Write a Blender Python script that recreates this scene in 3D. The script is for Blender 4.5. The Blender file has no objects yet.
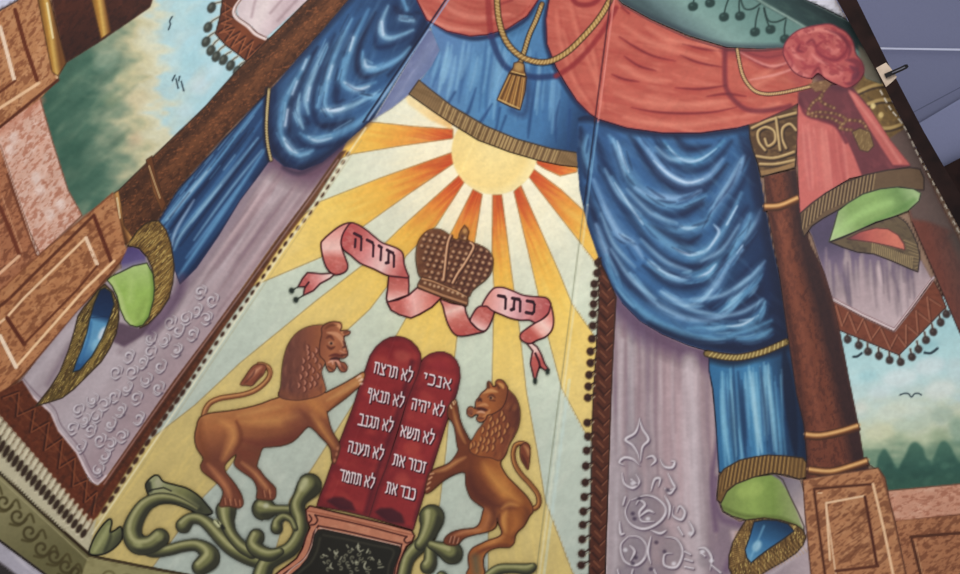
import bpy, math, random
import numpy as np
from mathutils import Vector, Matrix

# ---------------------------------------------------------------- painter
SS = 2                       # canvas samples per unit
MX, MY = 70, 60              # the mural runs on past the photograph's edges
CW, CH = int((960 + 2*MX)*SS), int((574 + 2*MY)*SS)
CAN = np.zeros((CH, CW, 3), np.float32)
RNG = np.random.RandomState(7)
TAB = RNG.rand(256, 256).astype(np.float32)
CLIP = [None]

def col(c):
    return np.array(c, np.float32)/255.0

def noise(x, y, sx, sy=None, ang=0.0, seed=0):
    sy = sy or sx
    a = math.radians(ang); ca, sa = math.cos(a), math.sin(a)
    u = (x*ca + y*sa)/sx + seed*17.31; v = (-x*sa + y*ca)/sy + seed*5.77
    iu = np.floor(u).astype(np.int32); iv = np.floor(v).astype(np.int32)
    fu = u-iu; fv = v-iv
    fu = fu*fu*(3-2*fu); fv = fv*fv*(3-2*fv)
    a0 = TAB[iv & 255, iu & 255]; a1 = TAB[iv & 255, (iu+1) & 255]
    b0 = TAB[(iv+1) & 255, iu & 255]; b1 = TAB[(iv+1) & 255, (iu+1) & 255]
    return ((a0*(1-fu)+a1*fu)*(1-fv) + (b0*(1-fu)+b1*fu)*fv)*2-1

def Z(x0, y0, k, pts):
    return [(x0+p[0]/k, y0+p[1]/k) + tuple(p[2:]) for p in pts]

def cr(pts, closed=False, n=5):
    P = [np.array(p, float) for p in pts]
    if len(P) < 3: return [tuple(p) for p in P]
    out = []; m = len(P)
    for i in range(m if closed else m-1):
        if closed: p0, p1, p2, p3 = P[i-1], P[i], P[(i+1) % m], P[(i+2) % m]
        else: p0, p1, p2, p3 = P[max(i-1, 0)], P[i], P[i+1], P[min(i+2, m-1)]
        for j in range(n):
            t = j/n
            out.append(tuple(.5*(2*p1 + (p2-p0)*t + (2*p0-5*p1+4*p2-p3)*t*t + (3*p1-p0-3*p2+p3)*t**3)))
    if not closed: out.append(tuple(P[-1]))
    return out

def sm(pts): return cr(pts, True, 4)

def box_of(pts, pad):
    xs = [p[0] for p in pts]; ys = [p[1] for p in pts]
    x0 = max(0, int((min(xs)-pad+MX)*SS)); x1 = min(CW, int((max(xs)+pad+MX)*SS)+2)
    y0 = max(0, int((min(ys)-pad+MY)*SS)); y1 = min(CH, int((max(ys)+pad+MY)*SS)+2)
    return x0, x1, y0, y1

def grid(b):
    x0, x1, y0, y1 = b
    X = ((np.arange(x0, x1)+.5)/SS-MX).astype(np.float32)
    Y = ((np.arange(y0, y1)+.5)/SS-MY).astype(np.float32)
    return np.meshgrid(X, Y)

def inside(X, Y, pts):
    r = np.zeros(X.shape, bool); n = len(pts)
    for i in range(n):
        ax, ay = pts[i][0], pts[i][1]; bx, by = pts[(i+1) % n][0], pts[(i+1) % n][1]
        if ay == by: continue
        c = ((ay > Y) != (by > Y)) & (X < (bx-ax)*(Y-ay)/(by-ay)+ax)
        r ^= c
    return r

def blur(m, r):
    r = max(1, int(round(r*SS/2)))
    for _ in range(2):
        for ax in (0, 1):
            p = np.pad(m, [(r+1, r) if k == ax else (0, 0) for k in (0, 1)], mode='edge')
            c = np.cumsum(p, axis=ax, dtype=np.float64)
            m = ((c[2*r+1:] - c[:-2*r-1]) if ax == 0 else (c[:, 2*r+1:] - c[:, :-2*r-1]))/(2*r+1)
    return m.astype(np.float32)

def blend(b, m, c):
    x0, x1, y0, y1 = b
    if x1 <= x0 or y1 <= y0: return
    if CLIP[0] is not None: m = m*CLIP[0][y0:y1, x0:x1]
    m = m[..., None]; v = CAN[y0:y1, x0:x1]
    CAN[y0:y1, x0:x1] = v*(1-m) + c*m

def mask(pts, soft=.5):
    b = box_of(pts, soft*2+1)
    X, Y = grid(b)
    if X.size == 0: return b, X, Y, X
    return b, X, Y, blur(inside(X, Y, pts).astype(np.float32), soft)

def clip(pts=None, soft=.5):
    CLIP[0] = None
    if pts is not None:
        full = np.zeros((CH, CW), np.float32)
        b, X, Y, m = mask(pts, soft)
        full[b[2]:b[3], b[0]:b[1]] = m
        CLIP[0] = full

def fill(pts, c, a=1.0, soft=.5):
    b, X, Y, m = mask(pts, soft)
    blend(b, m*a, col(c))

def ramp(t, stops):
    ts = [s[0] for s in stops]
    return np.stack([np.interp(t, ts, [s[1][k]/255. for s in stops]) for k in range(3)], -1).astype(np.float32)

def grad(pts, p0, p1, stops, a=1.0, wob=0.0, soft=.5, seed=1):
    b, X, Y, m = mask(pts, soft)
    dx, dy = p1[0]-p0[0], p1[1]-p0[1]; L = dx*dx+dy*dy
    t = ((X-p0[0])*dx + (Y-p0[1])*dy)/L
    if wob: t = t + wob*noise(X, Y, 22, 9, seed=seed) + wob*.5*noise(X, Y, 8, 4, seed=seed+3)
    blend(b, m*a, ramp(t, stops))

def radial(pts, c, stops, a=1.0, soft=.5, wob=0.0):
    b, X, Y, m = mask(pts, soft)
    t = np.hypot(X-c[0], Y-c[1])
    if wob: 
        ang = np.degrees(np.arctan2(Y-c[1], X-c[0]))
        t = t + wob*noise(ang*2.2, t*.12, 3, 3, seed=4)
    blend(b, m*a, ramp(t, stops))

def stroke(pts, w, c, a=1.0, soft=.6, w2=None, smooth=True, fade=False, end=False):
    """round brush stroke; w start width, w2 end width; fade = thin at both ends"""
    if smooth and len(pts) > 2: pts = cr([p[:2] for p in pts], False, 5)
    n = len(pts)
    W = [w if w2 is None else w + (w2-w)*i/(n-1) for i in range(n)]
    if fade: W = [W[i]*(.15+.85*math.sin(math.pi*(i+.3)/(n-.4))) for i in range(n)]
    if end: W = [W[i]*(1-.85*i/(n-1)) for i in range(n)]
    mw = max(W)/2+soft+1
    b = box_of(pts, mw)
    x0, x1, y0, y1 = b
    if x1 <= x0 or y1 <= y0: return
    cov = np.zeros((y1-y0, x1-x0), np.float32)
    for i in range(n-1):
        sb = box_of(pts[i:i+2], mw)
        X, Y = grid(sb)
        if X.size == 0: continue
        ax, ay = pts[i][:2]; dx, dy = pts[i+1][0]-ax, pts[i+1][1]-ay
        L = dx*dx+dy*dy+1e-9
        t = np.clip(((X-ax)*dx+(Y-ay)*dy)/L, 0, 1)
        d = np.hypot(X-ax-t*dx, Y-ay-t*dy)
        r = (W[i]+(W[i+1]-W[i])*t)/2
        v = np.clip((r-d)/(2*soft)+.5, 0, 1)
        s = cov[sb[2]-y0:sb[3]-y0, sb[0]-x0:sb[1]-x0]
        np.maximum(s, v, out=s)
    blend(b, cov*a, col(c))

def line(pts, w, c, a=1.0, soft=.4): stroke(pts, w, c, a, soft, smooth=False)
def outline(pts, w=1.2, c=(60, 30, 20), a=.9, soft=.5): stroke(list(pts)+[pts[0]], w, c, a, soft, smooth=False)

def oval(cx, cy, rx, ry=None, ang=0, n=20):
    ry = ry or rx; a = math.radians(ang)
    return [(cx+rx*math.cos(t)*math.cos(a)-ry*math.sin(t)*math.sin(a), cy+rx*math.cos(t)*math.sin(a)+ry*math.sin(t)*math.cos(a))
            for t in [2*math.pi*i/n for i in range(n)]]

def blob(cx, cy, rx, ry, c, a=1.0, ang=0, soft=1.0): fill(oval(cx, cy, rx, ry, ang), c, a, soft)

def tex(pts, c, amp=.3, sx=6, sy=None, ang=0, thr=None, seed=0, soft=.6):
    """broken paint: noise modulated overlay of colour c"""
    b, X, Y, m = mask(pts, soft)
    v = noise(X, Y, sx, sy, ang, seed)*.65 + noise(X, Y, sx*.45, (sy or sx)*.45, ang, seed+9)*.35
    v = np.clip(v, 0, 1) if thr is None else np.clip((v-thr)*6, 0, 1)
    blend(b, m*v*amp, col(c))

def tube(pts, w, w2=None, n=5):
    """outline polygon of a stroke"""
    P = cr([p[:2] for p in pts], False, n) if len(pts) > 2 else pts
    L, R = [], []; m = len(P)
    for i in range(m):
        a = P[max(i-1, 0)]; c = P[min(i+1, m-1)]
        dx, dy = c[0]-a[0], c[1]-a[1]; d = math.hypot(dx, dy) or 1
        ww = (w if w2 is None else w+(w2-w)*i/(m-1))/2
        L.append((P[i][0]-dy/d*ww, P[i][1]+dx/d*ww)); R.append((P[i][0]+dy/d*ww, P[i][1]-dx/d*ww))
    return L+R[::-1]

def vtube(pts):
    """outline polygon of a stroke whose points carry widths (x, y, w)"""
    P = cr(pts, False, 5); L, R = [], []; m = len(P)
    for i in range(m):
        a = P[max(i-1, 0)]; c = P[min(i+1, m-1)]
        dx, dy = c[0]-a[0], c[1]-a[1]; d = math.hypot(dx, dy) or 1; w = P[i][2]/2
        L.append((P[i][0]-dy/d*w, P[i][1]+dx/d*w)); R.append((P[i][0]+dy/d*w, P[i][1]-dx/d*w))
    e0 = P[0]; e1 = P[-1]
    return L+R[::-1]

def vstroke(pts, c, k=1.0, off=(0, 0), a=1.0, soft=.6):
    P = cr(pts, False, 5)
    Q = [(p[0]+off[0]*p[2], p[1]+off[1]*p[2]) for p in P]
    mw = max(p[2] for p in P)*k/2+soft+1
    b = box_of(Q, mw); x0, x1, y0, y1 = b
    if x1 <= x0 or y1 <= y0: return
    cov = np.zeros((y1-y0, x1-x0), np.float32)
    for i in range(len(P)-1):
        sb = box_of(Q[i:i+2], mw); X, Y = grid(sb)
        if X.size == 0: continue
        ax, ay = Q[i]; dx, dy = Q[i+1][0]-ax, Q[i+1][1]-ay
        t = np.clip(((X-ax)*dx+(Y-ay)*dy)/(dx*dx+dy*dy+1e-9), 0, 1)
        d = np.hypot(X-ax-t*dx, Y-ay-t*dy)
        r = (P[i][2]+(P[i+1][2]-P[i][2])*t)*k/2
        v = np.clip((r-d)/(2*soft)+.5, 0, 1)
        s = cov[sb[2]-y0:sb[3]-y0, sb[0]-x0:sb[1]-x0]
        np.maximum(s, v, out=s)
    blend(b, cov*a, col(c))

def spiral(cx, cy, r0, r1, a0, turns, n=14):
    return [(cx+(r0+(r1-r0)*i/n)*math.cos(math.radians(a0)+turns*2*math.pi*i/n),
             cy+(r0+(r1-r0)*i/n)*math.sin(math.radians(a0)+turns*2*math.pi*i/n)) for i in range(n+1)]

def rope(pts, w, dark=(95, 72, 40), mid=(165, 130, 80), hi=(215, 190, 130)):
    stroke(pts, w+1.4, (50, 35, 25)); stroke(pts, w, dark); stroke(pts, w*.72, mid, .9)
    P = cr([p[:2] for p in pts], False, 12); acc = 0
    for i in range(1, len(P)):
        dx, dy = P[i][0]-P[i-1][0], P[i][1]-P[i-1][1]; d = math.hypot(dx, dy); acc += d
        if acc > w*.62 and d > 0:
            acc = 0; ux, uy = dx/d, dy/d; h = w*.33
            x, y = P[i]
            line([(x-uy*h-ux*h*.6, y+ux*h-uy*h*.6), (x+uy*h+ux*h*.6, y-ux*h+uy*h*.6)], max(.8, w*.2), hi, .9)

# Hebrew letters as brush strokes in a unit box: (width, strokes)
GL = {
 'א': (.8, [[(0, 0), (.78, 1)], [(.72, 0), (.7, .3), (.48, .52)], [(.24, .36), (.06, .62), (.1, 1)]]),
 'ב': (.75, [[(.05, 0), (.5, 0), (.6, .12), (.6, 1)], [(0, 1), (.75, 1)]]),
 'ג': (.55, [[(.12, 0), (.42, .03), (.42, .65), (.55, 1)], [(.42, .68), (.02, 1)]]),
 'ד': (.72, [[(0, .03), (.72, .03)], [(.58, 0), (.58, 1)]]),
 'ה': (.76, [[(0, .03), (.6, .03), (.66, .15), (.66, 1)], [(.12, .4), (.1, 1)]]),
 'ו': (.3, [[(0, .02), (.22, .05), (.2, 1)]]),
 'ז': (.36, [[(0, .04), (.36, .04)], [(.2, .05), (.16, 1)]]),
 'ח': (.76, [[(0, .03), (.6, .03), (.66, .15), (.66, 1)], [(.12, .05), (.1, 1)]]),
 'י': (.3, [[(0, .02), (.22, .05), (.18, .48)]]),
 'כ': (.68, [[(.02, .03), (.48, .03), (.62, .2), (.62, .82), (.48, 1), (0, 1)]]),
 'ל': (.62, [[(.04, -.4), (.04, .03), (.56, .03), (.54, .45), (.18, 1.02)]]),
 'מ': (.8, [[(0, 0), (.2, .3), (.02, 1)], [(.18, .25), (.42, .02), (.66, .15), (.7, 1), (.36, 1)]]),
 'נ': (.5, [[(.12, .03), (.4, .05), (.42, 1), (0, 1)]]),
 'ע': (.72, [[(0, 0), (.2, .2), (.36, .78)], [(.64, 0), (.6, .5), (.04, 1.05)]]),
 'ף': (.64, [[(.28, .42), (.08, .4), (.1, .03), (.46, .03), (.54, .2), (.54, 1.35)]]),
 'צ': (.7, [[(.62, 0), (.6, .3), (.34, .46)], [(0, 0), (.6, .95)], [(.62, 1), (0, 1)]]),
 'ר': (.68, [[(0, .03), (.48, .03), (.6, .18), (.6, 1)]]),
 'ש': (.95, [[(0, 0), (.14, 1), (.6, .92), (.88, .5), (.92, 0)], [(.46, 0), (.44, .45), (.12, .68)]]),
 'ת': (.8, [[(.04, .03), (.56, .03), (.68, .18), (.7, 1)], [(.2, .05), (.18, .9), (0, 1)]]),
}

def hebrew(text, p0, p1, h, up, wd, c, shadow=None, gap=.22):
    """text is written in its reading order (right to left) between p0 (left top) and p1 (right top)"""
    vis = text[::-1]
    tot = sum(.45 if ch == ' ' else GL[ch][0]+gap for ch in vis)-gap
    ux, uy = (p1[0]-p0[0])/tot, (p1[1]-p0[1])/tot
    polys = []
    passes = ([(shadow, .9, .9, wd*1.5)] if shadow else []) + [(c, 0, 0, wd)]
    for cc, ox, oy, ww in passes:
        x = 0
        for ch in vis:
            if ch == ' ': x += .45; continue
            w, ss = GL[ch]
            for s in ss:
                q = [(p0[0]+ux*(x+a)+up[0]*b*h+ox, p0[1]+uy*(x+a)+up[1]*b*h+oy) for a, b in s]
                for i in range(len(q)-1):
                    hz = abs(s[i+1][0]-s[i][0]) > abs(s[i+1][1]-s[i][1])
                    line(q[i:i+2], ww*(1.25 if hz else .95), cc, .95, .35)
                    if cc is c: polys.append(tube(q[i:i+2], ww*(1.25 if hz else .95)))
            x += w+gap
    return polys

# ---------------------------------------------------------------- the place
F = 800.0
D = 3.2
PITCH = math.radians(24)
ROLL = math.atan2(175, 595)
R = Matrix.Rotation(0, 4, 'Z') @ Matrix.Rotation(math.pi/2+PITCH, 4, 'X') @ Matrix.Rotation(ROLL, 4, 'Z')
CAMLOC = Vector((0, 0, 1.6))
RM = np.array(R.to_3x3())
CL = np.array(CAMLOC)

def cpt(x, y, z=D): return np.array([(x-480)/F*z, -(y-287)/F*z, -z])
def facet(a, b, deg):
    """plane through the fold a-b of the middle facet, swung towards the room"""
    A, B = cpt(*a), cpt(*b); ax = (B-A)/np.linalg.norm(B-A)
    th = math.radians(deg); n = np.array([0, 0, 1.0])
    n = n*math.cos(th)+np.cross(ax, n)*math.sin(th)+ax*np.dot(ax, n)*(1-math.cos(th))
    return A, n
SEAM_L = ((447, 0), (90, 530)); SEAM_R = ((613, 0), (538, 574))
PL = [(np.array([0, 0, -D]), np.array([0, 0, 1.0])), facet(SEAM_L[0], SEAM_L[1], 26), facet(SEAM_R[0], SEAM_R[1], -24)]
# both side facets must lean into the room
for i, px in ((1, (0, 300)), (2, (900, 300))):
    A, n = PL[i]
    if n[2] < 0: n = -n
    PL[i] = (A, n)
MM = .0002

def wallpts(P, off=0.0):
    """photo coordinates -> world points on the faceted wall, off metres proud of it"""
    P = np.asarray(P, float)
    d = np.stack([(P[:, 0]-480)/F, -(P[:, 1]-287)/F, -np.ones(len(P))], 1)
    t = np.full(len(P), 1e9)
    for A, n in PL:
        q = A+n*off
        den = d@n
        tt = (q@n)/np.where(abs(den) < 1e-9, 1e-9, den)
        tt = np.where(tt > 0, tt, 1e9)
        t = np.minimum(t, tt)
    return (d*t[:, None])@RM.T+CL

def setk(o, **k):
    for a, b in k.items(): o[a] = b

def link(o):
    bpy.context.scene.collection.objects.link(o); return o

MATS = {}
def paint_mat(name='painted_plaster', rough=.62, bump=.12):
    if name in MATS: return MATS[name]
    m = bpy.data.materials.new(name); m.use_nodes = True
    nt = m.node_tree; N = nt.nodes; N.clear()
    out = N.new('ShaderNodeOutputMaterial'); bs = N.new('ShaderNodeBsdfPrincipled')
    at = N.new('ShaderNodeAttribute'); at.attribute_name = 'paint'
    tc = N.new('ShaderNodeTexCoord')
    no = N.new('ShaderNodeTexNoise'); no.inputs['Scale'].default_value = 90; no.inputs['Detail'].default_value = 4
    mr = N.new('ShaderNodeMapRange'); mr.inputs[3].default_value = .955; mr.inputs[4].default_value = 1.045
    mx = N.new('ShaderNodeMix'); mx.data_type = 'RGBA'; mx.blend_type = 'MULTIPLY'; mx.inputs[0].default_value = 1
    bp = N.new('ShaderNodeBump'); bp.inputs['Strength'].default_value = bump; bp.inputs['Distance'].default_value = .004
    L = nt.links.new
    L(tc.outputs['Object'], no.inputs['Vector']); L(no.outputs['Fac'], mr.inputs[0])
    L(at.outputs['Color'], mx.inputs[6]); L(mr.outputs[0], mx.inputs[7])
    L(mx.outputs[2], bs.inputs['Base Color']); L(no.outputs['Fac'], bp.inputs['Height'])
    L(bp.outputs['Normal'], bs.inputs['Normal'])
    bs.inputs['Roughness'].default_value = rough
    bs.inputs['Specular IOR Level'].default_value = .25
    L(bs.outputs[0], out.inputs[0])
    MATS[name] = m
    return m

def sample(P):
    x = (P[:, 0]+MX)*SS-.5; y = (P[:, 1]+MY)*SS-.5
    x = np.clip(x, 0, CW-1.001); y = np.clip(y, 0, CH-1.001)
    ix = x.astype(int); iy = y.astype(int); fx = (x-ix)[:, None]; fy = (y-iy)[:, None]
    c = (CAN[iy, ix]*(1-fx)+CAN[iy, ix+1]*fx)*(1-fy)+(CAN[iy+1, ix]*(1-fx)+CAN[iy+1, ix+1]*fx)*fy
    c = np.clip(c, 0, 1)
    return np.where(c <= .04045, c/12.92, ((c+.055)/1.055)**2.4)

def snap(Q, polys):
    best = np.full(len(Q), 1e18); out = Q.copy()
    for poly in polys:
        n = len(poly)
        for i in range(n):
            a = np.array(poly[i][:2]); d = np.array(poly[(i+1) % n][:2])-a
            L = d@d
            if L < 1e-12: continue
            t = np.clip(((Q-a)@d)/L, 0, 1); c = a+t[:, None]*d
            r = ((Q-c)**2).sum(1); k = r < best
            best[k] = r[k]; out[k] = c[k]
    return out

def cut(polys, step):
    """regular quads clipped to the union of outlines, border vertices pulled onto the outline"""
    xs = [p[0] for q in polys for p in q]; ys = [p[1] for q in polys for p in q]
    x0, x1 = max(min(xs), -MX)-step, min(max(xs), 960+MX)+step
    y0, y1 = max(min(ys), -MY)-step, min(max(ys), 574+MY)+step
    nx = int((x1-x0)/step)+2; ny = int((y1-y0)/step)+2
    X, Y = np.meshgrid(x0+np.arange(nx)*step, y0+np.arange(ny)*step)
    ins = np.zeros(X.shape, bool); cen = np.zeros((ny-1, nx-1), bool)
    for q in polys:
        ins |= inside(X, Y, q); cen |= inside(X[:-1, :-1]+step/2, Y[:-1, :-1]+step/2, q)
    c = ins[:-1, :-1]*1+ins[1:, :-1]+ins[:-1, 1:]+ins[1:, 1:]
    keep = (c >= 2) | cen
    idx = np.arange(nx*ny).reshape(ny, nx)
    F4 = np.stack([idx[:-1, :-1][keep], idx[:-1, 1:][keep], idx[1:, 1:][keep], idx[1:, :-1][keep]], 1)[:, ::-1]
    used, inv = np.unique(F4, return_inverse=True)
    P = np.stack([X.ravel(), Y.ravel()], 1)[used]
    o = ~ins.ravel()[used]
    if o.any(): P[o] = snap(P[o], polys)
    return P, inv.reshape(F4.shape)

QUEUE = []      # meshes are cut out of the finished painting at the end
LAY = [0.0]
def sheet(name, polys, parent=None, step=1.1, up=0.0, wall=True):
    if isinstance(polys[0][0], (int, float, np.floating)): polys = [polys]
    me = bpy.data.meshes.new(name); o = bpy.data.objects.new(name, me); link(o)
    if parent is not None: o.parent = parent
    QUEUE.append((o, [[tuple(map(float, p[:2])) for p in q] for q in polys], step, LAY[0]+up))
    return o

def thing(name, label, cat, at, group=None):
    LAY[0] += 1.0
    o = bpy.data.objects.new(name, None); link(o)
    o.empty_display_size = .05
    o.location = Vector(wallpts([at])[0])
    setk(o, label=label, category=cat)
    if group: o['group'] = group
    return o

def single(name, label, cat, polys, group=None, step=1.1):
    LAY[0] += 1.0
    o = sheet(name, polys, None, step); setk(o, label=label, category=cat)
    if group: o['group'] = group
    return o

def flush():
    m = paint_mat()
    for o, polys, step, lay in QUEUE:
        P, F4 = cut(polys, step)
        if len(F4) == 0:
            P, F4 = cut(polys, step*.4)
        me = o.data
        W = wallpts(P, lay*MM+.001)
        org = Vector(o.parent.location) if o.parent else Vector(W.mean(0))
        pp = o.parent
        while pp and pp.parent: pp = pp.parent; 
        if pp: org = Vector(pp.location)
        if not o.parent: o.location = org
        V = (W-np.array(org)).astype(np.float32)
        me.vertices.add(len(V)); me.vertices.foreach_set('co', V.ravel())
        me.loops.add(F4.size); me.loops.foreach_set('vertex_index', F4.ravel().astype(np.int32))
        me.polygons.add(len(F4)); me.polygons.foreach_set('loop_start', (np.arange(len(F4))*4).astype(np.int32))
        me.update(calc_edges=True)
        a = me.attributes.new('paint', 'FLOAT_COLOR', 'POINT')
        C4 = np.ones((len(P), 4), np.float32); C4[:, :3] = sample(P)
        a.data.foreach_set('color', C4.ravel())
        me.materials.append(m); me.validate()
# ================================================================ the walls
def sx(s, y): (a, b), (c, d) = s; return a+(c-a)*(y-b)/(d-b)
YT, YB = -MY, 574+MY
TRIM = [(800, -60), (836, 0), (873, 65), (907, 130), (933, 180), (960, 229), (1000, 303), (1030, 360)]
POST = [(824, -60), (857, 0), (888, 63), (923, 130), (946, 176), (975, 229), (1015, 303), (1046, 360)]
VA = (215, 222, 196)
fill([(-70, -60), (1030, -60), (1030, 640), (-70, 640)], (150, 120, 100))
# centre ground: pale sky fading cream at the sun
SUN = (494.5, 151.5)
ctr = [(430, 20), (600, 100), (600, 265), (596, 640), (-40, 640), (92, 520), (187, 382), (283, 240), (345, 150), (372, 120)]
radial(ctr, SUN, [(43, (252, 240, 205)), (75, (246, 236, 200)), (120, (222, 222, 196)), (200, (208, 218, 194)), (300, (192, 203, 186)), (450, (178, 188, 176))], wob=9)  # dims outward, part of the light falloff mixed into the ground colour
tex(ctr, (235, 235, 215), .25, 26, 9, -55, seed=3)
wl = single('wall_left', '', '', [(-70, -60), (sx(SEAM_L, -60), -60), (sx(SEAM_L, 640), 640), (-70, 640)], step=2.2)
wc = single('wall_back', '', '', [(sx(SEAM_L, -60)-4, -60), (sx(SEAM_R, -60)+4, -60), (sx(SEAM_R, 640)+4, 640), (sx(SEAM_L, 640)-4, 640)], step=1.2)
wr = single('wall_right', '', '', [(sx(SEAM_R, -60), -60)]+TRIM+[(1030, 640), (sx(SEAM_R, 640), 640)], step=2.0)
for w in (wl, wc, wr):
    del w['label'], w['category']; w['kind'] = 'structure'

# ================================================================ sunburst
YS = [(43, (196, 78, 40)), (60, (212, 100, 46)), (85, (230, 142, 58)), (120, (240, 178, 74)), (165, (244, 200, 98)), (230, (240, 204, 118)), (320, (218, 192, 122)), (450, (202, 178, 112))]  # outer stops dimmer: light falloff toward the bottom put into the colour
rays = [
 [(453, 129), (453, 138.5), (400, 146), (352, 154), (336, 160), (352, 121), (378, 122.6), (415, 126.5)],
 [(453, 152), (454.5, 163), (410, 193), (365, 225), (324, 256), (253, 286), (225, 301), (215, 290), (319, 202), (380, 178)],
 [(460, 174.5), (464.4, 182), (436, 226), (406, 256), (392, 280), (370, 309), (355, 323), (300, 372), (218, 482), (203, 497), (100, 640), (0, 640), (96, 480), (141, 447), (195, 405), (240, 363), (317, 300), (364, 264), (400, 228.5)],
 [(473, 189), (482.3, 194.3), (474.7, 242), (457, 336), (452, 380), (446, 450), (440, 500), (430, 574), (250, 640), (290, 500), (311, 470), (347, 414), (388, 350), (405, 320), (430, 270), (452, 231)],
 [(492.6, 194.7), (501.8, 194.7), (511.5, 272), (519.5, 329), (526.4, 392), (537, 450), (545, 500), (571, 569), (592, 612), (592, 640), (488, 640), (488.6, 500), (492, 392), (494, 288), (492, 250)],
 [(513.8, 191.7), (520.7, 184.8), (558.6, 271), (572, 304), (591, 331), (610, 362), (612, 470), (585, 432), (562, 389), (549, 340.5), (533, 272)],
 [(528.7, 176.8), (533.8, 169), (561, 189.4), (584, 211), (600, 228), (606, 272), (596, 263), (579, 241)],
 [(536, 160), (552, 161), (577, 164), (577, 172), (560, 176), (545, 169), (537, 164)],
]
sun = thing('sunburst', 'painted cream sun disc with orange and yellow rays behind the crown', 'sun', SUN)
for i, r in enumerate(rays):
    radial(r, SUN, YS, wob=12)
    tex(r, (250, 215, 120), .3, 30, 6, math.degrees(math.atan2(r[3][1]-SUN[1], r[3][0]-SUN[0])), seed=20+i)
    outline(r, 1.0, (150, 120, 70), .65)
    sheet('ray', r, sun, 1.1)
radial([(404, 92), (452, 122), (452, 130), (430, 120), (408, 104)], SUN, [(40, (238, 170, 90)), (90, (248, 215, 150))], .8, soft=2)
disc = oval(SUN[0], SUN[1], 43, 43, n=48)
radial(disc, (490, 150), [(0, (250, 222, 150)), (36, (247, 214, 138)), (44, (250, 224, 156))])
sheet('sun_disc', disc, sun, 1.1, .5)

# ================================================================ wall folds (their painted glare lines come later)
for x in range(2):
    s = (SEAM_L, SEAM_R)[x]
# lower centre baseline moulding
bandc = [(88, 555), (100, 557), (160, 569), (230, 582), (330, 600), (330, 640), (60, 640), (72, 600)]
fill(bandc, (148, 140, 96)); tex(bandc, (110, 100, 60), .5, 9, 5, 10, seed=5)

# ================================================================ left side, behind: landscape
land = [(36, 98), (58, 78), (66, 63), (102, 40), (150, 7), (170, -60), (330, -60), (308, 2), (205, 107), (118, 193), (82, 216), (66, 196), (52, 150)]
grad(land, (48, 130), (205, 118), [(0, (58, 96, 80)), (.28, (76, 112, 94)), (.45, (128, 146, 122)), (.58, (200, 192, 152)), (.7, (214, 212, 182)), (.8, (176, 208, 212)), (1, (168, 206, 220))], wob=.09, seed=11)
tex(land, (214, 206, 170), .35, 30, 12, -50, seed=12)
clip(land)
for k in range(46):
    rx = 52+RNG.rand()*75; ry = 60+RNG.rand()*130
    stroke([(rx-9, ry+8), (rx, ry), (rx+10, ry-9)], 3+RNG.rand()*5, [(44, 84, 70), (84, 118, 98), (120, 144, 118), (66, 100, 84)][k % 4], .30, 2.5, fade=True)
for (x, y, r, c) in [(128, 78, 12, (206, 196, 150)), (138, 100, 12, (216, 196, 158)), (112, 100, 9, (150, 158, 122)), (106, 60, 14, (150, 172, 150)), (84, 70, 9, (84, 120, 102)), (200, 85, 10, (222, 232, 235)), (190, 60, 13, (150, 196, 214)), (215, 70, 9, (205, 225, 232)), (170, 60, 12, (186, 214, 216)), (196, 20, 9, (146, 192, 208)), (205, 42, 5, (122, 168, 182)), (222, 5, 8, (190, 220, 228)), (135, 140, 8, (206, 170, 140)), (150, 40, 12, (214, 216, 190)), (185, 110, 9, (206, 226, 228)), (70, 150, 14, (52, 92, 76)), (90, 175, 9, (70, 108, 90))]:
    blob(x, y, r, r*.8, c, .42, -40, 6)
clip()
lv = single('landscape', 'painted view of dark green forest, cream glow and pale blue sky at upper left', 'landscape', land, step=1.3)
birdc = (40, 55, 65)
def bird(strokes, label, w=1.1, grp=None):
    pp = []
    for s in strokes:
        stroke(s, w+.3, birdc, .9, .5); pp.append(tube(s, 2.2))
    single('bird', label, 'bird', pp, 'small birds painted in the skies', .5)
bird([Z(150, 0, 5.317, [(118, 88), (105, 112), (108, 130), (98, 158)])], 'small dark painted bird highest in the left sky, above the pair')
bird([Z(150, 0, 5.317, [(133, 400), (118, 430)]), Z(150, 0, 5.317, [(138, 418), (150, 470)])], 'small dark painted bird, left one of the close pair in the left sky')
bird([Z(150, 0, 5.317, [(158, 405), (152, 430)]), Z(150, 0, 5.317, [(166, 432), (180, 484)])], 'small dark painted bird, right one of the close pair in the left sky')

# pennant top-left
LT = lambda p: Z(150, 0, 5.317, p)
pen = thing('hanging_pennant', 'brown patterned pennant with pink lining and dark tassels at top left', 'pennant', (245, 30))
tass = [(328, 40, 150, 62), (308, 145, -20, 20), (298, 222, 0, 0), (324, 268, 0, 0), (352, 300, 0, 0), (390, 318, 0, 0), (428, 348, 0, 0), (464, 378, 0, 0)]
att = [(378, 10), (368, 90), (350, 170), (370, 205), (400, 240), (430, 275), (466, 300), (500, 330)]
for (tx, ty, _, _), (ax, ay) in zip(tass, att):
    A = LT([(ax, ay), ((ax+tx)/2-4, (ay+ty)/2-8), (tx+6, ty-14)])
    stroke(A, 3.4, (205, 200, 180), .8, .6); stroke(A, 1.2, (70, 70, 62), .9)
    c = LT([(tx, ty)])[0]
    e = oval(c[0], c[1], 4.2, 5.8, 28)
    fill(e, (58, 62, 56)); blob(c[0]-1, c[1]-1, 1.5, 2.6, (100, 106, 98), .8, 28)
    sheet('tassel', [e, tube(A, 2.5)], pen, .8)
pb = LT([(370, -400), (385, 0), (372, 90), (348, 180), (400, 238), (470, 290), (512, 325), (600, 260), (660, 190), (620, 210), (540, 150), (440, 90), (455, 30), (480, 0), (500, -400)])
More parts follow.
